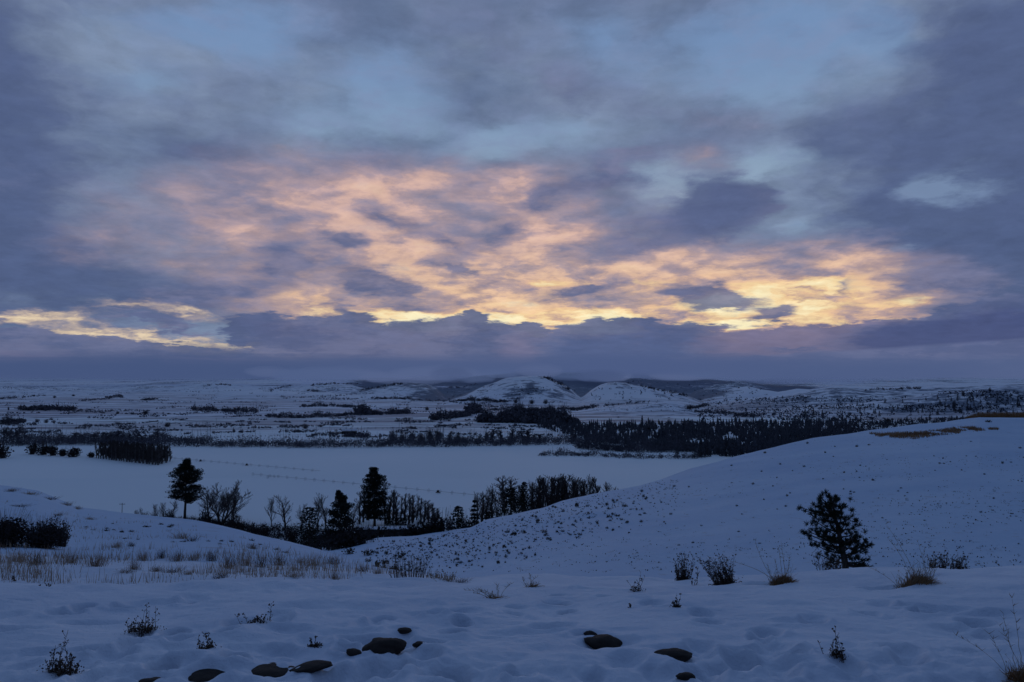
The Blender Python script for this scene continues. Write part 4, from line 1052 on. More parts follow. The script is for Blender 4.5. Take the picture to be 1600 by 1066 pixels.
def pole(label, x, ytop, d, arms=1, r=.16, H=9.5):
    u, t = ray(x, ytop); X = float(u) * d; Zt = float(t) * d; Zb = gz(X, d)
    root = thing('utility_pole', label, 'pole', (X, d, Zb))
    p = MB(); p.tube([(0, 0, -.5), (0, 0, Zt - Zb)], [r, r * .7], 8); link('post', p.mesh('post', m_wood), root)
    c = MB(); h = Zt - Zb - .5
    c.box((-1.2, -.08, h - .08), (1.2, .08, h + .08)); link('crossarm', c.mesh('crossarm', m_wood), root)
    for q in (-1.0, 0.0, 1.0):
        if q == 0: continue
        b = MB(); b.tube([(q, 0, h + .08), (q, 0, h + .25)], [.05, .04], 6); link('insulator', b.mesh('insulator', m_glass), root)
pole('thin wooden utility pole with a crossarm at the edge of the left slope', 191, 786, 330)
pole('distant utility pole on the plain above the river trees, left of the middle', 541, 655, 1020)
pole('distant utility pole on the plain above the river trees, near the round tree clump', 624, 655, 1030)
pole('distant utility pole on the plain, leftmost of the far poles', 338, 654, 1050)

wr = MB()
for k in range(16):
    a0, a1 = 2 * math.pi * k / 16, 2 * math.pi * (k + 1) / 16
    wr.tube([(0, math.cos(a0) * .95, math.sin(a0) * .95 + .95), (0, math.cos(a1) * .95, math.sin(a1) * .95 + .95)], [.045, .045], 4, False)
for k in range(8):
    a0 = 2 * math.pi * k / 8
    wr.tube([(0, 0, .95), (0, math.cos(a0) * .95, math.sin(a0) * .95 + .95)], [.028, .028], 3, False)
wheel_me = wr.mesh('wheel', m_metal)
def wheel_line(label, p0, p1, step, movers):
    A = hit(*p0, 380); B = hit(*p1, 380)
    dxy = math.hypot(B[0] - A[0], B[1] - A[1]); n = int(dxy / step); rz = math.atan2(B[1] - A[1], B[0] - A[0])
    root = thing('wheel_line', label, 'irrigation line', (A[0], A[1], FLOOR), None, rz)
    p = MB(); p.tube([(0, 0, .95), (dxy, 0, .95)], [.08, .08], 6); link('pipe', p.mesh('pipe', m_metal), root)
    for i in range(n + 1): link('wheel', wheel_me, root, (i * step, 0, 0))
    mb = MB(); mb.box((-1.0, -.8, .3), (1.0, .8, .5)); mb.box((-.5, -.4, .5), (.6, .4, 1.5)); mb.box((-.9, -.7, 0), (-.7, -.5, .3)); mb.box((.7, .5, 0), (.9, .7, .3))
    me = mb.mesh('drive_unit', m_siding)
    for m_ in movers: link('drive_unit', me, root, (dxy * m_, 0, 0))
wheel_line('irrigation wheel line lying across the snowy field, the farther and shorter of two', (252, 716), (500, 738), 9, (.28, .58))
wheel_line('irrigation wheel line lying across the snowy field, the nearer one passing behind the tallest pine', (395, 743), (742, 776), 8, (.86,))
wheel_line('short stub of irrigation line alone in the field above the two lone bare trees', (418, 748), (436, 746), 5, ())

# ------------------------------------------------------------------ plantation at the left edge of the field
PLANT = [bare_tree(80 + i, 13, 3.0, 'column', m_pale_bark, m_twig, .07) for i in range(3)]
rng = random.Random(12)
A = np.array(hit(150, 716, 420)[:2]); B = np.array(hit(247, 727, 420)[:2])
back = np.array([-.10, 1.0]); back /= np.linalg.norm(back)
for row in range(4):
    for k in range(24):
        p = A + (B - A) * (k + rng.uniform(-.15, .15)) / 23 + back * row * 9 + np.array([rng.uniform(-.4, .4), rng.uniform(-.5, .5)])
        s = rng.uniform(.95, 1.03)
        place(PLANT[rng.randint(0, 2)], 'poplar_tree', 'slim bare poplar in the clipped-looking plantation block at the left edge of the field', 'tree', (p[0], p[1], gz(p[0], p[1])), 'poplars of the plantation block', rng.uniform(0, 6.28), (s * 1.15, s * 1.15, s))
pf = MB()
for _ in range(300):
    p = A + (B - A) * rng.random() + back * rng.uniform(3, 30)
    z = gz(p[0], p[1]); leaf_lump(pf, rng, (p[0], p[1], z + rng.uniform(1.5, 6)), (1.5, 1.5, 2.4), 16, .8)
tag(link('plantation_undergrowth', pf.mesh('plantation_undergrowth', m_brush)), 'dark undergrowth between the trunks of the plantation block', None, None, 'stuff')

FB = [bush(90 + i, 6, 9, 300, 1.0, m_brush, 60, .07, 6) for i in range(3)]
def far_bush(label, x, y, w, h, group=None, protos=FB, size=(6, 9), name='shrub', cat='shrub', dmin=420):
    X, Y, Z = hit(x, y, dmin); k = Y / F; r = random.Random(int(x * 13 + y))
    return place(protos[int(x) % len(protos)], name, label, cat, (X, Y, Z), group, r.uniform(0, 6.28), (w * k / size[1], w * k / size[1], h * k / size[0]))
for (x, y, w, h, lab) in [(5, 716, 30, 26, 'dark bushy thicket cut by the left edge, below the far bare trees'),
    (50, 710, 26, 20, 'dark bushy tree at the left end of the clump beside the plantation'), (66, 711, 26, 22, 'dark bushy tree second in the clump beside the plantation'),
    (82, 712, 26, 20, 'dark bushy tree in the middle of the clump beside the plantation'), (97, 713, 18, 14, 'low dark bush at the right of the clump beside the plantation'),
    (113, 714, 30, 17, 'rounded dark bush with snow before it, left of the plantation'), (142, 715, 18, 10, 'low bush touching the left end of the plantation')]:
    far_bush(lab, x, y, w, h)

# ------------------------------------------------------------------ trees and thicket along the river beyond the field
rng = random.Random(21)
rt = MB()
def strip(mb, pts, hmin, hmax, n, leaf, depth=10, dmin=420, jit=.6):
    """a ragged line of scrub over the ground below photo positions pts"""
    pts = np.array(pts, float)
    seg = np.hypot(*np.diff(pts, axis=0).T); cum = np.concatenate([[0], np.cumsum(seg)])
    for _ in range(n):
        s = rng.random() * cum[-1]; x = np.interp(s, cum, pts[:, 0]) + rng.gauss(0, 1); y = np.interp(s, cum, pts[:, 1]) + rng.gauss(0, jit)
        X, Y, Z = hit(x, y, dmin, base_height)
        Y += rng.uniform(-depth, depth); h = rng.uniform(hmin, hmax) * (.5 + .8 * abs(math.sin(x * .13) * math.sin(x * .051 + 1)) + .2)
        leaf_lump(mb, rng, (X, Y, Z + h * .45), (h * .75, h * .6, h * .5), 16, leaf)
        if rng.random() < .5: mb.ribbon((X, Y, Z), (X + rng.gauss(0, .6), Y, Z + h * rng.uniform(1.1, 1.8)), leaf * .22, leaf * .1, rng)
strip(rt, [(-60, 697), (120, 694), (240, 696), (330, 697), (470, 698), (600, 697.5), (760, 696), (860, 694), (960, 692)], 4.5, 9.5, 2000, 1.2, 14)
strip(rt, [(-60, 687), (60, 688), (250, 690), (330, 692)], 4, 9, 600, 1.2, 14)
strip(rt, [(590, 693), (760, 692), (900, 690), (960, 686)], 4, 9, 520, 1.1, 14)
strip(rt, [(845, 712), (860, 711), (872, 711)], 2, 4.5, 40, .8, 4); strip(rt, [(866, 712), (905, 712)], 1.5, 3, 50, .7, 4)
strip(rt, [(868, 707), (900, 711), (960, 714), (1010, 716), (1060, 716), (1100, 714)], 2, 4.5, 260, .9, 8)
strip(rt, [(900, 700), (960, 704), (1020, 706), (1090, 704)], 4, 10, 700, 1.1, 12)
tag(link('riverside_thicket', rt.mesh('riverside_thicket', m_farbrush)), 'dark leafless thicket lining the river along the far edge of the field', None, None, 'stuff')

for i, (x, yt, d, w) in enumerate([(6, 664, 800, 20), (16, 668, 810, 16), (28, 664, 805, 20), (38, 670, 800, 14), (97, 672, 790, 14), (116, 676, 790, 12), (130, 674, 795, 16), (150, 678, 795, 12), (160, 674, 800, 14), (168, 676, 800, 12), (176, 672, 800, 14), (186, 673, 800, 13), (195, 672, 800, 14), (206, 676, 800, 12), (216, 678, 800, 11), (224, 680, 800, 10)]):
    stand(FAROVAL[i % 3] if w > 13 else FARCOL[i % 3], (12, 8) if w > 13 else (14, 3.4), 'bare_tree', f'hazy bare tree, {ORD[i]} from the left in the river belt behind the plantation', 'tree', x, yt, d, w, 'bare trees of the left river belt')
stand(FAROVAL[1], (12, 8), 'bare_tree', 'broad rounded bare tree at the right end of the river belt behind the plantation', 'tree', 243, 669, 790, 30)
FB2 = [bush(95 + i, 14, 14, 420, 1.5, m_farbrush, 70, .12, 7) for i in range(3)]
for i, (x, yt, d, w) in enumerate([(614, 674, 810, 16), (630, 675, 815, 15), (645, 672, 815, 16), (658, 674, 805, 16), (672, 668, 820, 18), (684, 669, 815, 18), (703, 674, 810, 9), (716, 675, 805, 14), (724, 680, 800, 12)]):
    stand(FB2[i % 3] if i != 6 else FARCOL[0], (14, 14) if i != 6 else (14, 3.4), 'round_tree', f'rounded dark tree, {ORD[i]} from the left in the clump on the river bank', 'tree', x, yt, d, w, 'round trees on the river bank')
for i, (x, yt, d, w) in enumerate([(750, 677, 810, 12), (760, 675, 815, 12), (769, 670, 815, 12), (778, 669, 810, 12), (783, 671, 805, 9), (800, 670, 810, 12), (808, 671, 815, 11), (818, 674, 810, 11), (826, 671, 815, 12), (834, 676, 805, 12), (843, 678, 810, 11), (896, 678, 820, 14), (916, 676, 830, 14), (930, 676, 840, 14)]):
    stand(FAROVAL[(i + 1) % 3] if i % 3 == 0 else FARCOL[i % 3], (12, 8) if i % 3 == 0 else (14, 3.4), 'bare_tree', f'hazy bare tree, {ORD[i]} from the left in the river belt right of the round trees', 'tree', x, yt, d, w, 'bare trees of the right river belt')

# ------------------------------------------------------------------ conifer forest along the river, right
def conifer(mb, rng, X, Y, Z, H, W):
    for j in range(4):
        z0 = H * (.06 + .22 * j); z1 = min(H * (.46 + .19 * j), H); r = W / 2 * (1 - .21 * j) * rng.uniform(.85, 1.1)
        n = len(mb.v); mb.v.append((X, Y, Z + z1)); k = 7; o = rng.random()
        for i in range(k):
            a = 6.283 * (i + o) / k; rr = r * rng.uniform(.6, 1.15)
            mb.v.append((X + math.cos(a) * rr, Y + math.sin(a) * rr, Z + z0 + rng.gauss(0, .05) * H))
        for i in range(k): mb.f.append((n, n + 1 + i, n + 1 + (i + 1) % k))
rng = random.Random(31)
ff = MB(); cnt = 0
while cnt < 3900:
    x = rng.uniform(840, 1560); y = rng.uniform(652, 712)
    lo = np.interp(x, [830, 900, 990, 1040, 1100, 1150, 1300, 1400, 1500], [664, 684, 700, 705, 712, 716, 700, 690, 676]); hi = np.interp(x, [830, 900, 960, 1040, 1300, 1500], [662, 663, 664, 662, 660, 655])
    hi += 5 * vnoise(np.array(x / 23.), np.array(1.5), 4) + 3 * vnoise(np.array(x / 7.), np.array(2.5), 4)
    if not (hi < y < lo): continue
    if vnoise(np.array(x / 30.), np.array(y / 6.), 12) > .36: continue
    if 955 < x < 1010 and 674 < y < 680 and rng.random() < .8: continue
    if 990 < x < 1010 and 698 < y < 703: continue
    X, Y, Z = hit(x, y, 560, base_height)
    H = rng.uniform(6.5, 11) * (1.3 if rng.random() < .05 else .85) * (.75 if x > 1330 else 1)
    conifer(ff, rng, X, Y, Z, H, H * rng.uniform(.3, .5)); cnt += 1
    if cnt % 2: leaf_lump(ff, rng, (X, Y, Z + 2), (5, 5, 3), 10, 2.4)
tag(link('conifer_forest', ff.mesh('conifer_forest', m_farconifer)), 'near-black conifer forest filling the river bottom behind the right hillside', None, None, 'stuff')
CON = []
for i in range(3):
    mb = MB(); r2 = random.Random(100 + i); tb = MB(); tb.tube([(0, 0, -.3), (0, 0, 13)], [.25, .03], 6)
    for j in range(11):
        z0 = 1 + 1.2 * j; r = 3.1 * (1 - j / 11.5)
        for q in range(60 - 4 * j):
            a = r2.uniform(0, 6.28); s = r2.random() ** .5
            mb.leaf((math.cos(a) * r * s, math.sin(a) * r * s, z0 - .35 * r * s + r2.gauss(0, .3)), 1.0, r2, .2)
    CON.append([('trunk', tb.mesh('trunk', m_bark)), ('crown', mb.mesh('crown', m_farconifer))])
for i, (x, yt, d, w, lab) in enumerate([
    (1095, 683, 640, 14, 'dark conifer at the field corner, left one of the pair framing a snowy gap'),
    (1134, 680, 650, 20, 'dark conifer at the field corner, right one of the pair framing a snowy gap'),
    (1085, 692, 630, 10, 'short conifer left beside the pair at the field corner'), (1058, 694, 640, 9, 'short conifer farther left of the pair at the field corner'),
    (1105, 690, 645, 11, 'conifer leaning on the left one of the pair at the field corner'), (1150, 690, 640, 14, 'conifer right of the pair, close to the hillside edge'),
    (966, 651, 1350, 5, 'conifer spire on the skyline of the forest, leftmost of those that stick out'), (1115, 651, 1350, 6, 'conifer spire sticking out of the forest above the snowy gap'),
    (1258, 638, 1350, 7, 'conifer spire sticking out of the forest edge where the right slope begins'), (1271, 638, 1360, 7, 'conifer spire right next to the one at the forest edge'),
    (1045, 652, 1340, 5, 'conifer spire sticking out of the forest below the middle snow rise'), (1285, 640, 1340, 6, 'third conifer spire along the forest edge under the right plateau')]):
    stand(CON[i % 3], (14, 6.2), 'conifer_tree', lab, 'tree', x, yt, d, w)

# ------------------------------------------------------------------ hedgerows and tree clumps on the far plain
rng = random.Random(41)
HEDGES = [  # photo line, min and max height in metres, count, what it is
    ([(690, 629), (705, 622), (722, 617)], 2, 5, 16, 'shrub line up the left shoulder of the big dome'), ([(770, 618), (800, 616), (812, 618)], 1.5, 3, 14, 'faint shrub line across the face of the big dome'),
    ([(850, 590), (876, 601), (892, 612)], 5, 10, 44, 'dark wood edging the right shoulder of the big dome'), ([(745, 601), (720, 606), (700, 606)], 4, 8, 26, 'dark wood behind the left shoulder of the big dome'), ([(1000, 604), (1040, 612), (1075, 620)], 4, 9, 50, 'scattered wood on the right shoulder of the right dome'),
    ([(0, 624), (60, 619), (72, 619)], 4, 8, 60, 'thin dark hedgerow slanting up at the far left of the plain'),
    ([(32, 641), (70, 641), (115, 641)], 6, 13, 110, 'bushy dark tree belt at the left of the plain above the long straight line'),
    ([(116, 642), (180, 642), (240, 642.5)], 2, 4, 90, 'long thin hedge line running right from the left tree belt'),
    ([(125, 627), (165, 624), (192, 621)], 4, 8, 50, 'thin dark hedgerow rising right on the far left fields'),
    ([(165, 622), (192, 620)], 6, 11, 36, 'short thick tree belt at the upper end of the rising hedgerow'),
    ([(222, 626), (244, 625)], 6, 10, 24, 'short dark tree belt in the middle of the left fields'),
    ([(0, 662), (22, 662), (38, 660)], 4, 8, 60, 'row of dark bushes at the left edge above the river trees'),
    ([(300, 641), (350, 643), (402, 645)], 5, 11, 90, 'dark tree belt in the left middle of the plain'),
    ([(420, 652), (470, 653), (520, 651), (560, 648)], 4, 8, 140, 'long dark belt curving across the middle of the plain'),
    ([(556, 649), (590, 648), (640, 646)], 6, 10, 90, 'dark belt continuing right of the curving one'),
    ([(470, 636), (510, 635), (556, 637)], 4, 10, 80, 'ragged tree belt above the long curving belt'),
    ([(557, 646), (562, 645), (574, 648)], 9, 15, 30, 'tall dark clump at the joint of the two middle belts'),
    ([(440, 622), (480, 621), (540, 618), (560, 615)], 3, 6, 60, 'thin hedgerow at the foot of the left hills'),
    ([(496, 624), (560, 624)], 3, 6, 40, 'thin hedgerow below the left hills'), ([(580, 623), (640, 624)], 5, 9, 60, 'dark belt below the small snowy dome'),
    ([(640, 625), (700, 628), (760, 636), (820, 638)], 3, 7, 110, 'thin dark line sloping down right below the big snowy dome'),
    ([(715, 627), (745, 626), (790, 629)], 6, 11, 80, 'tree belt along the foot of the big snowy dome'),
    ([(672, 656), (700, 655), (730, 650), (745, 645)], 6, 12, 110, 'dark tree clump left of the wooded hollow'),
    ([(735, 644), (750, 645)], 10, 18, 30, 'taller dark clump above the wooded hollow'),
    ([(750, 660), (800, 660), (850, 662), (900, 663)], 8, 14, 260, 'wood filling the hollow below the domes'),
    ([(780, 652), (830, 650), (880, 652)], 8, 14, 240, 'upper wood in the hollow below the domes'),
    ([(790, 643), (850, 642), (900, 641), (930, 637)], 5, 9, 160, 'upper edge of the wooded hollow'),
    ([(700, 648), (790, 640)], 4, 8, 70, 'scrub at the left of the wooded hollow'),
    ([(905, 640), (950, 634), (1010, 629)], 3, 6, 60, 'dark draw between the right dome and the snow rise'),
    ([(1075, 640), (1090, 637), (1105, 634)], 5, 9, 50, 'dark draw at the right end of the snow rise'),
    ([(1085, 644), (1130, 647), (1180, 652)], 4, 8, 80, 'scrubby gully running down right to the forest'),
    ([(330, 684), (420, 682), (470, 684)], 1, 2, 40, 'faint fence-like line on the near plain'), ([(240, 662), (330, 662)], 1.2, 2.5, 30, 'faint line of weeds on the left plain'),
    ([(330, 669), (470, 669)], 1, 2, 36, 'faint ditch line across the middle of the plain'), ([(540, 670), (660, 669), (740, 666)], 1, 2, 50, 'faint ditch line right of the lone round tree'),
    ([(130, 667), (160, 666), (200, 668)], 2, 4, 36, 'low dark scrub line above the left river belt'),
    ([(320, 604), (345, 601), (362, 602)], 5, 10, 30, 'dark trees high on the far left hill'), ([(422, 611), (440, 606), (455, 603)], 4, 9, 40, 'dark draw on the left snowy hump'),
    ([(484, 603), (520, 600), (560, 600)], 5, 9, 70, 'dark trees along the top of the left hump'), ([(480, 610), (495, 612)], 5, 9, 24, 'dark trees on the face of the left hump'),
    ([(560, 612), (600, 604), (630, 600)], 5, 9, 60, 'dark wood on the left shoulder of the small dome'),
    ([(814, 609), (850, 607)], 2, 4, 20, 'thin shrub line on the face of the big dome'), ([(1352, 611), (1390, 609), (1440, 608)], 3, 7, 60, 'trees on top of the right plateau'),
    ([(535, 683), (560, 683), (580, 684)], 3, 6, 36, 'farm scrub left of the round river trees'),
]
for k, (pts, h0, h1, n, lab) in enumerate(HEDGES):
    mb = MB(); strip(mb, pts, h0, h1, int(n * 1.1), .22 * (h0 + h1), 8, 700, .5)
    o = link('hedgerow', mb.mesh('hedgerow', m_farbrush)); tag(o, lab, None, None, 'stuff')
LONE = [(477, 670, 12, 9, 'lone round dark tree in the middle of the snowy plain'), (227, 647, 13, 6, 'round dark tree with a skirt of scrub on the left plain'), (184, 647, 7, 5, 'small round tree left of the skirted one on the left plain'),
    (206, 648, 4, 4, 'tiny tree between two round ones on the left plain'), (13, 641, 4, 6, 'tiny tree at the far left above the line of bushes'), (58, 660, 9, 6, 'leaning round bush, first of three above the left river belt'), (72, 661, 9, 6, 'round bush, second of three above the left river belt'), (84, 661, 6, 5, 'round bush, third of three above the left river belt'),
    (262, 667, 12, 8, 'faint twiggy tree above the right end of the plantation'), (186, 663, 7, 3, 'low dark bush, one of a row on the left plain'), (203, 663, 6, 3, 'low dark bush at the right end of its row on the left plain'), (176, 664, 5, 3, 'low dark bush at the left end of its row on the left plain'),
    (85, 622, 7, 4, 'small dark tree on the upper left fields'), (115, 619, 6, 3, 'tiny dark tree on the upper left fields, right of another'), (806, 630, 10, 7, 'round tree, first of three at the foot of the big dome'), (831, 631, 11, 7, 'round tree, second of three at the foot of the big dome'), (853, 631, 10, 8, 'round tree, third of three at the foot of the big dome'),
    (667, 641, 8, 6, 'faint round tree left of the big dome'), (682, 657, 8, 8, 'pointed dark tree at the left end of the clump before the hollow'), (516, 683, 4, 8, 'thin small tree beside the far farm'), (365, 675, 5, 6, 'thin small shrub on the middle plain, left of the lone round tree'), (1505, 619, 7, 9, 'dark conifer alone on the rim of the right plateau'), (1547, 612, 6, 7, 'dark conifer on the rim near the right edge')]
for (x, y, w, h, lab) in LONE:
    far_bush(lab, x, y, w, h, None, FB2, (14, 14), 'round_tree', 'tree', 900)
# small scattered scrub, weeds and ditch lines between the fields
rng = random.Random(43); fs = MB()
for _ in range(330):
    x = rng.uniform(-30, 860); y = 604 + 80 * rng.random() ** 1.3
    ln = rng.uniform(4, 34) * (1.6 if y > 640 else 1); sl = rng.gauss(0, .03)
    strip(fs, [(x, y), (x + ln, y + sl * ln)], 1.0, rng.uniform(2, 5), int(3 + ln * .5), 1.4, 6, 700, .35)
tag(link('far_scrub', fs.mesh('far_scrub', m_farbrush)), 'scattered scrub and weedy ditch lines between the far snowy fields', None, None, 'stuff')
# far farm
shed('farm_building', 'far long farm building with a snowy roof left of the round river trees', 546, 681, 925, 22, 10, 3.5, 2.0, .1)
shed('farm_building', 'far little house with a snowy roof above the wooded hollow', 873, 644, 1560, 9, 8, 3.5, 2.0, .1)

# ------------------------------------------------------------------ scrub on the flanks of the right plateau: too many to count, the larger trees singly
rng = random.Random(51)
hs = MB()
for _ in range(4200):
    x = rng.uniform(1090, 1640)
    y = rng.uniform(612, 660)
    top = np.interp(x, [1090, 1160, 1260, 1400, 1500, 1600, 1640], [630, 622, 619, 622, 612, 604, 603])
    if y < top: continue
    X, Y, Z = hit(x, y, 1250, base_height)
    if fbm(np.array([X / 160]), np.array([Y / 160]), 3, 3)[0] < rng.uniform(-.25, .22): continue
    h = rng.uniform(1.5, 6)
    leaf_lump(hs, rng, (X, Y, Z + h * .4), (h * .7, h * .7, h * .5), 7, h * .6)
for _ in range(500):
    x = rng.uniform(835, 1110); y = rng.uniform(632, 656); X, Y, Z = hit(x, y, 1250, base_height)
    if Z < FLOOR + 4: continue
    h = rng.uniform(1, 3); leaf_lump(hs, rng, (X, Y, Z + h * .4), (h * .7, h * .7, h * .5), 5, h * .6)
for _ in range(700):
    x = rng.uniform(560, 1200); y = rng.uniform(590, 632); X, Y, Z = hit(x, y, 2000, base_height)
    if rng.random() > (.9 if x > 1060 else .5 if 930 < x else .03): continue
    h = rng.uniform(3, 9); leaf_lump(hs, rng, (X, Y, Z + h * .4), (h * .5, h * .5, h * .6), 5, h * .6)
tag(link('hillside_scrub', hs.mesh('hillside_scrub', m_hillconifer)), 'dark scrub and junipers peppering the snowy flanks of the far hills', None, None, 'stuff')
for i in range(90):
    while True:
        x = rng.uniform(1300, 1600); y = rng.uniform(618, 652)
        if y > np.interp(x, [1300, 1400, 1500, 1600], [636, 628, 622, 612]): break
    X, Y, Z = hit(x, y, 1200); h = rng.uniform(5, 11)
    place(CON[i % 3], 'conifer_tree', 'small dark conifer dotted on the snowy flank under the right plateau', 'tree', (X, Y, Z), 'conifers dotted on the right flank', rng.uniform(0, 6.28), (h / 14 * 1.2, h / 14 * 1.2, h / 14))
# ------------------------------------------------------------------ young pine on the snow lip
def young_pine():
    D = 26.0; k = D / F
    u, t = ray(1322, 889); X = float(u) * D; Z = gz(X, D)
    zb = float(t) * D                       # where the trunk meets the snow lip in the view
    root = thing('young_pine', 'young pine with tufted branches leaning left behind the snow lip', 'tree', (X, D, Z))
    off = zb - Z
    def P(px, py, dy=0.0): return V3((px - 1322) * k * .89, dy * .8, (889 - py) * k * .87 + off)
    rng = random.Random(8); tr = MB(); cr = MB()
    axis = [(1322, 900), (1321, 880), (1317, 860), (1313, 838), (1309, 815), (1304, 792), (1300, 770)]
    pts = [P(*a) for a in axis]; pts[0].z = -.1
    tr.tube(pts, [.13, .11, .095, .08, .06, .04, .02], 8)
    def on_axis(py):
        ys = [a[1] for a in axis]; xs = [a[0] for a in axis]
        return float(np.interp(-py, [-y for y in ys], xs))
    tips = [(1256, 786), (1262, 791), (1268, 774), (1274, 768), (1283, 772), (1290, 765), (1300, 764), (1306, 768), (1313, 776), (1318, 778), (1326, 784), (1330, 795), (1329, 800),
            (1336, 808), (1338, 814), (1335, 822), (1262, 819), (1259, 830), (1268, 828), (1270, 842), (1278, 852), (1284, 868), (1283, 872), (1276, 808), (1272, 800), (1283, 842), (1344, 832), (1355, 841), (1349, 838), (1363, 852), (1360, 858), (1352, 862),
            (1345, 868), (1356, 882), (1350, 884), (1340, 878), (1343, 852), (1294, 852), (1290, 836), (1300, 845), (1310, 790), (1296, 790), (1288, 800), (1300, 815), (1322, 810), (1325, 828), (1332, 842), (1288, 820), (1310, 780), (1283, 785), (1290, 778)]
    tuft = []
    for (px, py) in tips:
        by = py + rng.uniform(6, 18) if py < 870 else py - rng.uniform(0, 8)
        by = min(max(by, 776), 884)
        dyy = rng.uniform(-.75, .75)
        a = P(on_axis(by), by); e = P(px, py, dyy)
        m = a.lerp(e, .55) + V3(0, 0, -.06)
        tr.tube([a, m, e], [.03, .02, .012], 5, False)
        ln = (e - a).length
        tuft.append((e, (e - m).normalized()))
        for q in range(int(2 + ln * 6)):
            s = rng.uniform(.3, 1.0); c = (a.lerp(m, s / .55) if s < .55 else m.lerp(e, (s - .55) / .45)) + V3(rng.gauss(0, .15), rng.gauss(0, .2), rng.gauss(.03, .13))
            tuft.append((c, V3(rng.gauss(0, .6), rng.gauss(0, .6), rng.uniform(0, 1)).normalized() + (e - a).normalized() * .6))
    for (c, d) in tuft:
        d = d.normalized()
        for _ in range(40):
            n = (d * rng.uniform(-.1, 1.0) + V3(rng.gauss(0, .6), rng.gauss(0, .6), rng.gauss(0, .6))).normalized()
            cr.ribbon(c - d * .05 * rng.random(), c + n * rng.uniform(.08, .14), .016, .007, rng)
    link('trunk', tr.mesh('trunk', m_bark), root); link('crown', cr.mesh('crown', m_needle), root)
young_pine()
weed('brush_tuft', 'pale leafless twiggy shrub at the left foot of the young pine', 'brush', 1299, 892, 34, 62, 60, style='twig', d=17.0)

# ------------------------------------------------------------------ big shrub and grass on the left slope
SB = bush(120, 2.0, 3.4, 5200, .12, m_brush, 160, .012, 9)
def near_bush(label, x, y, w, h, proto, size, name='shrub', dmin=12):
    X, Y, Z = hit(x, y, dmin); k = Y / F
    return place(proto, name, label, 'shrub', (X, Y, Z - .05), None, random.Random(int(x)).uniform(0, 6), (w * k / size[1], w * k / size[1], h * k / size[0]))
near_bush('big dark leafy shrub cut by the left edge on the grassy slope', 4, 854, 92, 58, SB, (2, 3.4))
near_bush('big dark leafy shrub, right half of the thicket at the left edge', 62, 855, 84, 52, bush(121, 2.0, 3.4, 5200, .12, m_brush, 160, .012, 9), (2, 3.4))
weed('brush_tuft', 'tall open leafless shrub at the right end of the dark thicket by the left edge', 'brush', 95, 854, 18, 46, 26, style='twig', tall=[(-.3, 1.0, -.1), (.3, .95, .2), (0, 1.0, .05)])
TUFTS = [(150, 885, 26, 24), (30, 878, 24, 20), (56, 882, 26, 22), (110, 880, 24, 22), (182, 856, 20, 14), (205, 854, 14, 9), (210, 890, 18, 20), (225, 876, 16, 22), (252, 873, 16, 20), (277, 877, 20, 22), (302, 876, 22, 18), (330, 877, 18, 20), (357, 888, 26, 28), (385, 884, 24, 24), (408, 886, 22, 22), (436, 884, 24, 22), (490, 884, 24, 26),
         (520, 882, 26, 16), (523, 906, 14, 18), (285, 842, 26, 14), (300, 846, 20, 10), (395, 858, 20, 12), (470, 880, 16, 12), (345, 903, 22, 10), (196, 895, 28, 8), (295, 898, 16, 10), (270, 895, 26, 10), (245, 893, 26, 10), (460, 902, 26, 12), (565, 893, 16, 12), (590, 897, 14, 10), (700, 908, 30, 10), (720, 912, 24, 8), (18, 768, 22, 6), (48, 773, 26, 6), (78, 781, 20, 7), (104, 790, 18, 8), (122, 796, 12, 7), (30, 792, 24, 5), (90, 806, 26, 5), (140, 812, 18, 5)]
m_tan = plain_mat('tan grass', (.16, .10, .065), (.30, .20, .13), 3)
def grass_tuft(i, w, h):
    rng = random.Random(300 + i); mb = MB()
    for _ in range(130):
        a = rng.gauss(0, .26) * w; b = rng.gauss(0, .2) * w
        l = rng.uniform(-.35, .35) + a / w * .8; hh = h * rng.uniform(.35, 1.05)
        p = V3(a, b, -.02); q = p + V3(l * hh * .4, rng.gauss(0, .1) * hh, hh * .6); e = q + V3(l * hh * .5, rng.gauss(0, .15) * hh, hh * .4)
        mb.ribbon(p, q, .017, .013, rng); mb.ribbon(q, e, .013, .005, rng)
    return mb.mesh('grass_tuft', m_tan if i % 3 == 0 else (m_grass if i % 3 == 1 else m_weed))
GT = [grass_tuft(i, 1.0, 1.0) for i in range(6)]
for i, (x, y, w, h) in enumerate(TUFTS):
    X, Y, Z = hit(x, y, 11); k = Y / F
    o = link('grass_tuft', GT[i % 6], None, (X, Y, Z)); o.scale = (w * k, w * k, h * k * .82); o.rotation_euler = (0, 0, i)
    tag(o, 'tuft of dry brown grass standing in the snow of the left slope', 'grass tuft', 'dry grass tufts on the left slope')
rng = random.Random(61)
gm_ = MB()
n = 0
while n < 1900:
    x = rng.uniform(-40, 745); y = 775 + 137 * rng.random() ** .62
    yt = np.interp(x, [-40, 0, 120, 200, 300, 400, 500, 600, 720], [770, 775, 800, 808, 820, 842, 865, 890, 908])
    if y < yt + 2: continue
    X, Y, Z = hit(x, y, 10.5, base_height)
    if fbm(np.array([X / 1.6]), np.array([Y / 2.5]), 3, 14)[0] < rng.uniform(-.05, .35) - .12 * (870 < y < 900): continue
    for _ in range(3):
        h = rng.uniform(.06, .24) * (1 if y > 850 else .7); p = V3(X + rng.gauss(0, .12), Y + rng.gauss(0, .2), Z - .04)
        q = p + V3(rng.gauss(0, .2) * h, rng.gauss(0, .15) * h, h)
        gm_.ribbon(p, q, .00042 * Y + .003, .002, rng)
    n += 1
tag(link('dry_grass', gm_.mesh('dry_grass', m_grass)), 'thin dry grass poking through the snow of the left slope', None, None, 'stuff')

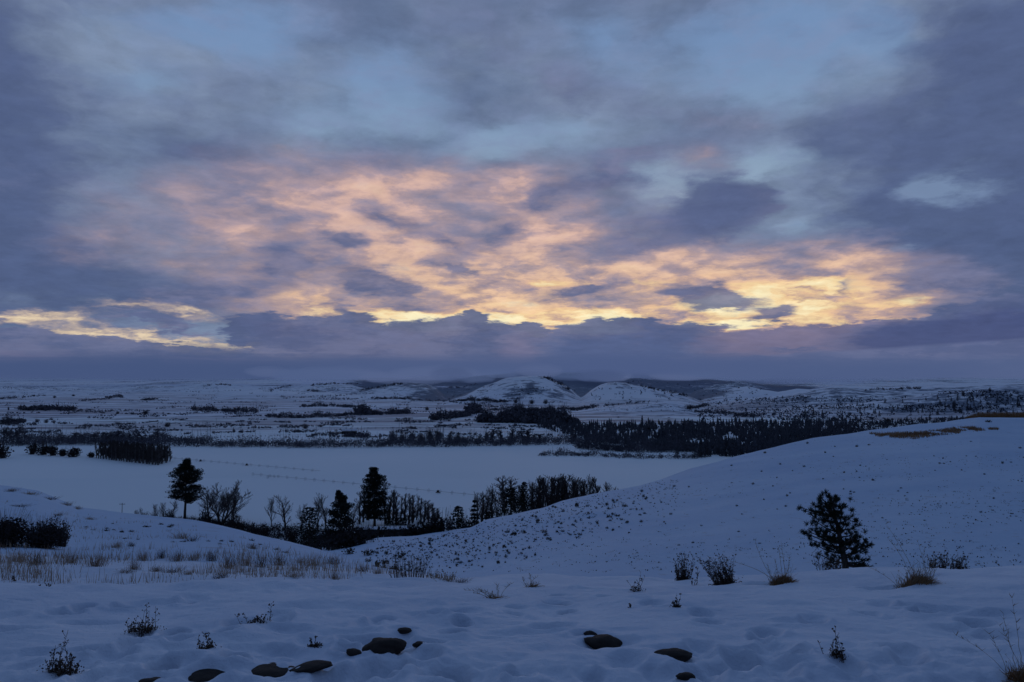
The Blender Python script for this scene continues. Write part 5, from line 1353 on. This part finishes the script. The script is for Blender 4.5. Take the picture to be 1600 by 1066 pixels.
# ------------------------------------------------------------------ rusty grass on the crest of the right hillside
rg = MB()
n = 0
while n < 5200:
    x = rng.uniform(1350, 1560); y = rng.uniform(660, 690)
    mid = np.interp(x, [1350, 1380, 1430, 1480, 1510, 1550], [678, 680, 681, 675, 671, 671]); half = np.interp(x, [1350, 1375, 1430, 1470, 1500, 1555], [.6, 2.5, 4.2, 3.5, 4.0, 1.2])
    if abs(y - mid) > 1.35 * half * rng.uniform(.4, 1.1): continue
    if vnoise(np.array(x / 11.), np.array(y / 2.2), 7) > .14 + .2 * (1390 < x < 1450): continue
    X, Y, Z = hit(x, y, 60, base_height); h = rng.uniform(.2, .55)
    rg.ribbon((X, Y, Z - .03), (X + rng.gauss(0, .12), Y + rng.gauss(0, .3), Z + h), .09, .03, rng); n += 1
tag(link('rusty_grass', rg.mesh('rusty_grass', m_rust)), 'flattened patch of rusty dry grass on the crest of the right hillside', None, None, 'stuff')
rb = MB()
for _ in range(5200):
    x = rng.uniform(1508, 1680); d = rng.uniform(292, 306)
    u, t = ray(x, 650); X = float(u) * d; Z = float(ray(x, 655)[1]) * d
    h = 2.6 * np.interp(x, [1508, 1530, 1680], [.3, 1, 1]) * rng.uniform(.6, 1.05)
    rb.ribbon((X, d, gz(X, d) - .2), (X + rng.gauss(0, .15), d, Z + h), .10, .04, rng)
tag(link('rusty_hedge', rb.mesh('rusty_hedge', m_rust)), 'band of tall rust-brown brush behind the hillside crest at the right edge', None, None, 'stuff')

# ------------------------------------------------------------------ sagebrush on the right hillside
SG = [bush(200 + i, .7, 1.0, 90, .16, m_sage, 14, .012, 4) for i in range(4)]
def join_parts(protos):
    return protos
def sage(x, y, w, h, label='dark sagebrush dotting the snowy right hillside', group='sagebrush dotting the right hillside', dmin=25):
    X, Y, Z = hit(x, y, dmin); k = Y / F
    r = random.Random(int(x * 17 + y * 3))
    return place(SG[r.randint(0, 3)], 'sagebrush', label, 'sagebrush', (X, Y, Z - .04), group, r.uniform(0, 6.28), (w * k, w * k, h * k / .7))
rng = random.Random(71)
n = 0
while n < 205:     # thick on the lower left flank
    x = rng.uniform(575, 1010); c = np.interp(x, [560, 590, 640, 680, 735, 760, 800, 850, 880, 920, 970, 1010], [855, 845, 841, 834, 826, 813, 807, 794, 784, 774, 766, 757])
    y = c + 3 + rng.random() ** .8 * np.interp(x, [575, 700, 800, 1010], [50, 70, 70, 60])
    if y > 900 or (x > 850 and y > c + 62): continue
    s = rng.uniform(4, 8.5) * (1.4 if rng.random() < .10 else .9); sage(x, y, s, s * rng.uniform(.55, .95)); n += 1
n = 0
while n < 90:     # thinner over the rest
    x = rng.uniform(1000, 1600); y = rng.uniform(690, 860)
    c = np.interp(x, [1000, 1040, 1110, 1197, 1267, 1351, 1600], [759, 747, 724, 702, 688, 686, 680])
    if y < c + 4 or rng.random() < (y - 760) / 160: continue
    s = rng.uniform(3.5, 6.5); sage(x, y, s, s * rng.uniform(.45, .8)); n += 1
sage(1386, 662, 16, 9, 'largest dark bush on the crest of the right hillside, above the rusty grass', None, 60); sage(1545, 660, 14, 5, 'low dark bush on the crest near the right edge, above the rusty grass', None, 60)
for (x, y, w, h, lab) in [(520, 860, 22, 10, 'dark brush at the foot of the broad pine'), (545, 866, 24, 12, 'dark brush right of the foot of the broad pine'), (575, 868, 24, 12, 'dark brush at the low left end of the right slope'), (600, 880, 22, 9, 'dark low brush nearest the dip on the right slope'), (625, 872, 18, 8, 'dark brush a little up the right slope from the dip')]:
    sage(x, y, w, h, lab, None, 50)
# faint twigs and stubble specks on the hillside
for i in range(34):
    x = rng.uniform(110, 560); y0 = np.interp(x, [110, 200, 300, 400, 500, 560], [800, 808, 820, 842, 866, 882]); y = y0 + 4 + rng.uniform(0, 32)
    s = rng.uniform(7, 13); sage(x, y, s, s * .45, 'low dark sprig of sagebrush in the snow of the left slope', 'sagebrush sprigs on the left slope', 14)
hm = MB(); n = 0
while n < 1500:
    x = rng.uniform(620, 1640); y = rng.uniform(680, 895)
    c = np.interp(x, [560, 680, 800, 920, 1040, 1110, 1197, 1267, 1351, 1600], [858, 833, 806, 773, 747, 724, 702, 686, 684, 684])
    if y < c + 2: continue
    X, Y, Z = hit(x, y, 25, base_height)
    if fbm(np.array([X / 14]), np.array([Y / 20]), 3, 15)[0] < rng.uniform(-.4, .3): continue
    for _ in range(3): hm.leaf((X + rng.gauss(0, .15), Y + rng.gauss(0, .15), Z + .05), .12, rng, .4)
    n += 1
for _ in range(900):
    x = rng.uniform(590, 1060); c = np.interp(x, [560, 590, 640, 680, 735, 760, 800, 850, 880, 920, 970, 1040], [855, 845, 841, 834, 826, 813, 807, 794, 784, 774, 766, 748])
    y = c + 2 + abs(rng.gauss(0, 26))
    if y > 895: continue
    X, Y, Z = hit(x, y, 25, base_height)
    leaf_lump(hm, rng, (X, Y, Z + .06), (.16, .16, .10), 5, .16)
tag(link('stubble', hm.mesh('stubble', m_sage)), 'tiny specks of stubble showing through the snow of the right hillside', None, None, 'stuff')

# ------------------------------------------------------------------ low cloud lying on the far hills
def fog_mat(dens, c):
    m = bpy.data.materials.new('low cloud'); m.use_nodes = True; nt = m.node_tree; nt.nodes.clear()
    ab = node(nt, 'ShaderNodeVolumeAbsorption'); ab.inputs['Color'].default_value = (0, 0, 0, 1); ab.inputs['Density'].default_value = dens
    em = node(nt, 'ShaderNodeEmission'); em.inputs['Color'].default_value = c; em.inputs['Strength'].default_value = dens  # glow stands in for sky light scattered inside the cloud
    ad = node(nt, 'ShaderNodeAddShader'); nt.links.new(ab.outputs[0], ad.inputs[0]); nt.links.new(em.outputs[0], ad.inputs[1])
    out = node(nt, 'ShaderNodeOutputMaterial'); nt.links.new(ad.outputs[0], out.inputs['Volume'])
    return m
FOGS = [  # photo middle, width, height in photo units, depth, thickness, optical depth, colour
    (230, 585, 1150, 32, 5400, 1500, 2.4, (68, 85, 125)), (760, 580, 640, 22, 4700, 900, 2.0, (76, 92, 132)), (1040, 580, 460, 24, 4400, 900, 2.0, (75, 91, 132)),
    (1300, 587, 520, 30, 4000, 900, 2.0, (76, 92, 132)), (1560, 586, 500, 26, 4300, 900, 1.6, (82, 97, 136))]
_fr = random.Random(99)
for q in range(26):     # ragged lumps hanging on the ridges
    x = 420 + q * 36 + _fr.uniform(-14, 14)
    FOGS.append((x, 589 + _fr.uniform(-7, 5), _fr.uniform(50, 150), _fr.uniform(9, 20), _fr.uniform(3900, 5000), 350, _fr.uniform(.8, 2.2), _fr.choice([(72, 90, 130), (78, 95, 135), (68, 84, 123), (84, 99, 138)])))
for i, (x, y, w, h, d, th, od, c, sc) in enumerate([f[:2] + (f[2] * (1 - .1 * q), f[3] * (1.5 - .26 * q)) + f[4:6] + (f[6] * (.36 if f[2] > 300 else .6), f[7], q) for f in FOGS for q in range(4 if f[2] > 300 else 2)]):
    y = y - (11 if w > 300 else 4) + sc * 2
    u, t = ray(x, y); mb = MB(); nu, nv = 64, 20
    a, b = w / 2 * d / F, h / 2 * d / F
    for j in range(nv + 1):
        la = math.pi * j / nv
        for q in range(nu):
            ph = 2 * math.pi * q / nu
            n_ = V3(math.sin(la) * math.cos(ph), math.sin(la) * math.sin(ph), math.cos(la))
            k = 1 + .20 * mnoise.noise(n_ * 2.2 + V3(i * 7, 0, 0)) + .10 * mnoise.noise(n_ * 5 + V3(i * 7, 3, 0))
            mb.v.append((n_.x * a * k, n_.y * th / 2 * k, n_.z * b * k))
    for j in range(nv):
        for q in range(nu):
            p, r = j * nu + q, j * nu + (q + 1) % nu; mb.f.append((p, p + nu, r + nu, r))
    o = link('low_cloud', mb.mesh('low_cloud', fog_mat(od / th, srgb(*c)), True), None, (float(u) * d, d, float(t) * d))
    o['kind'] = 'structure'
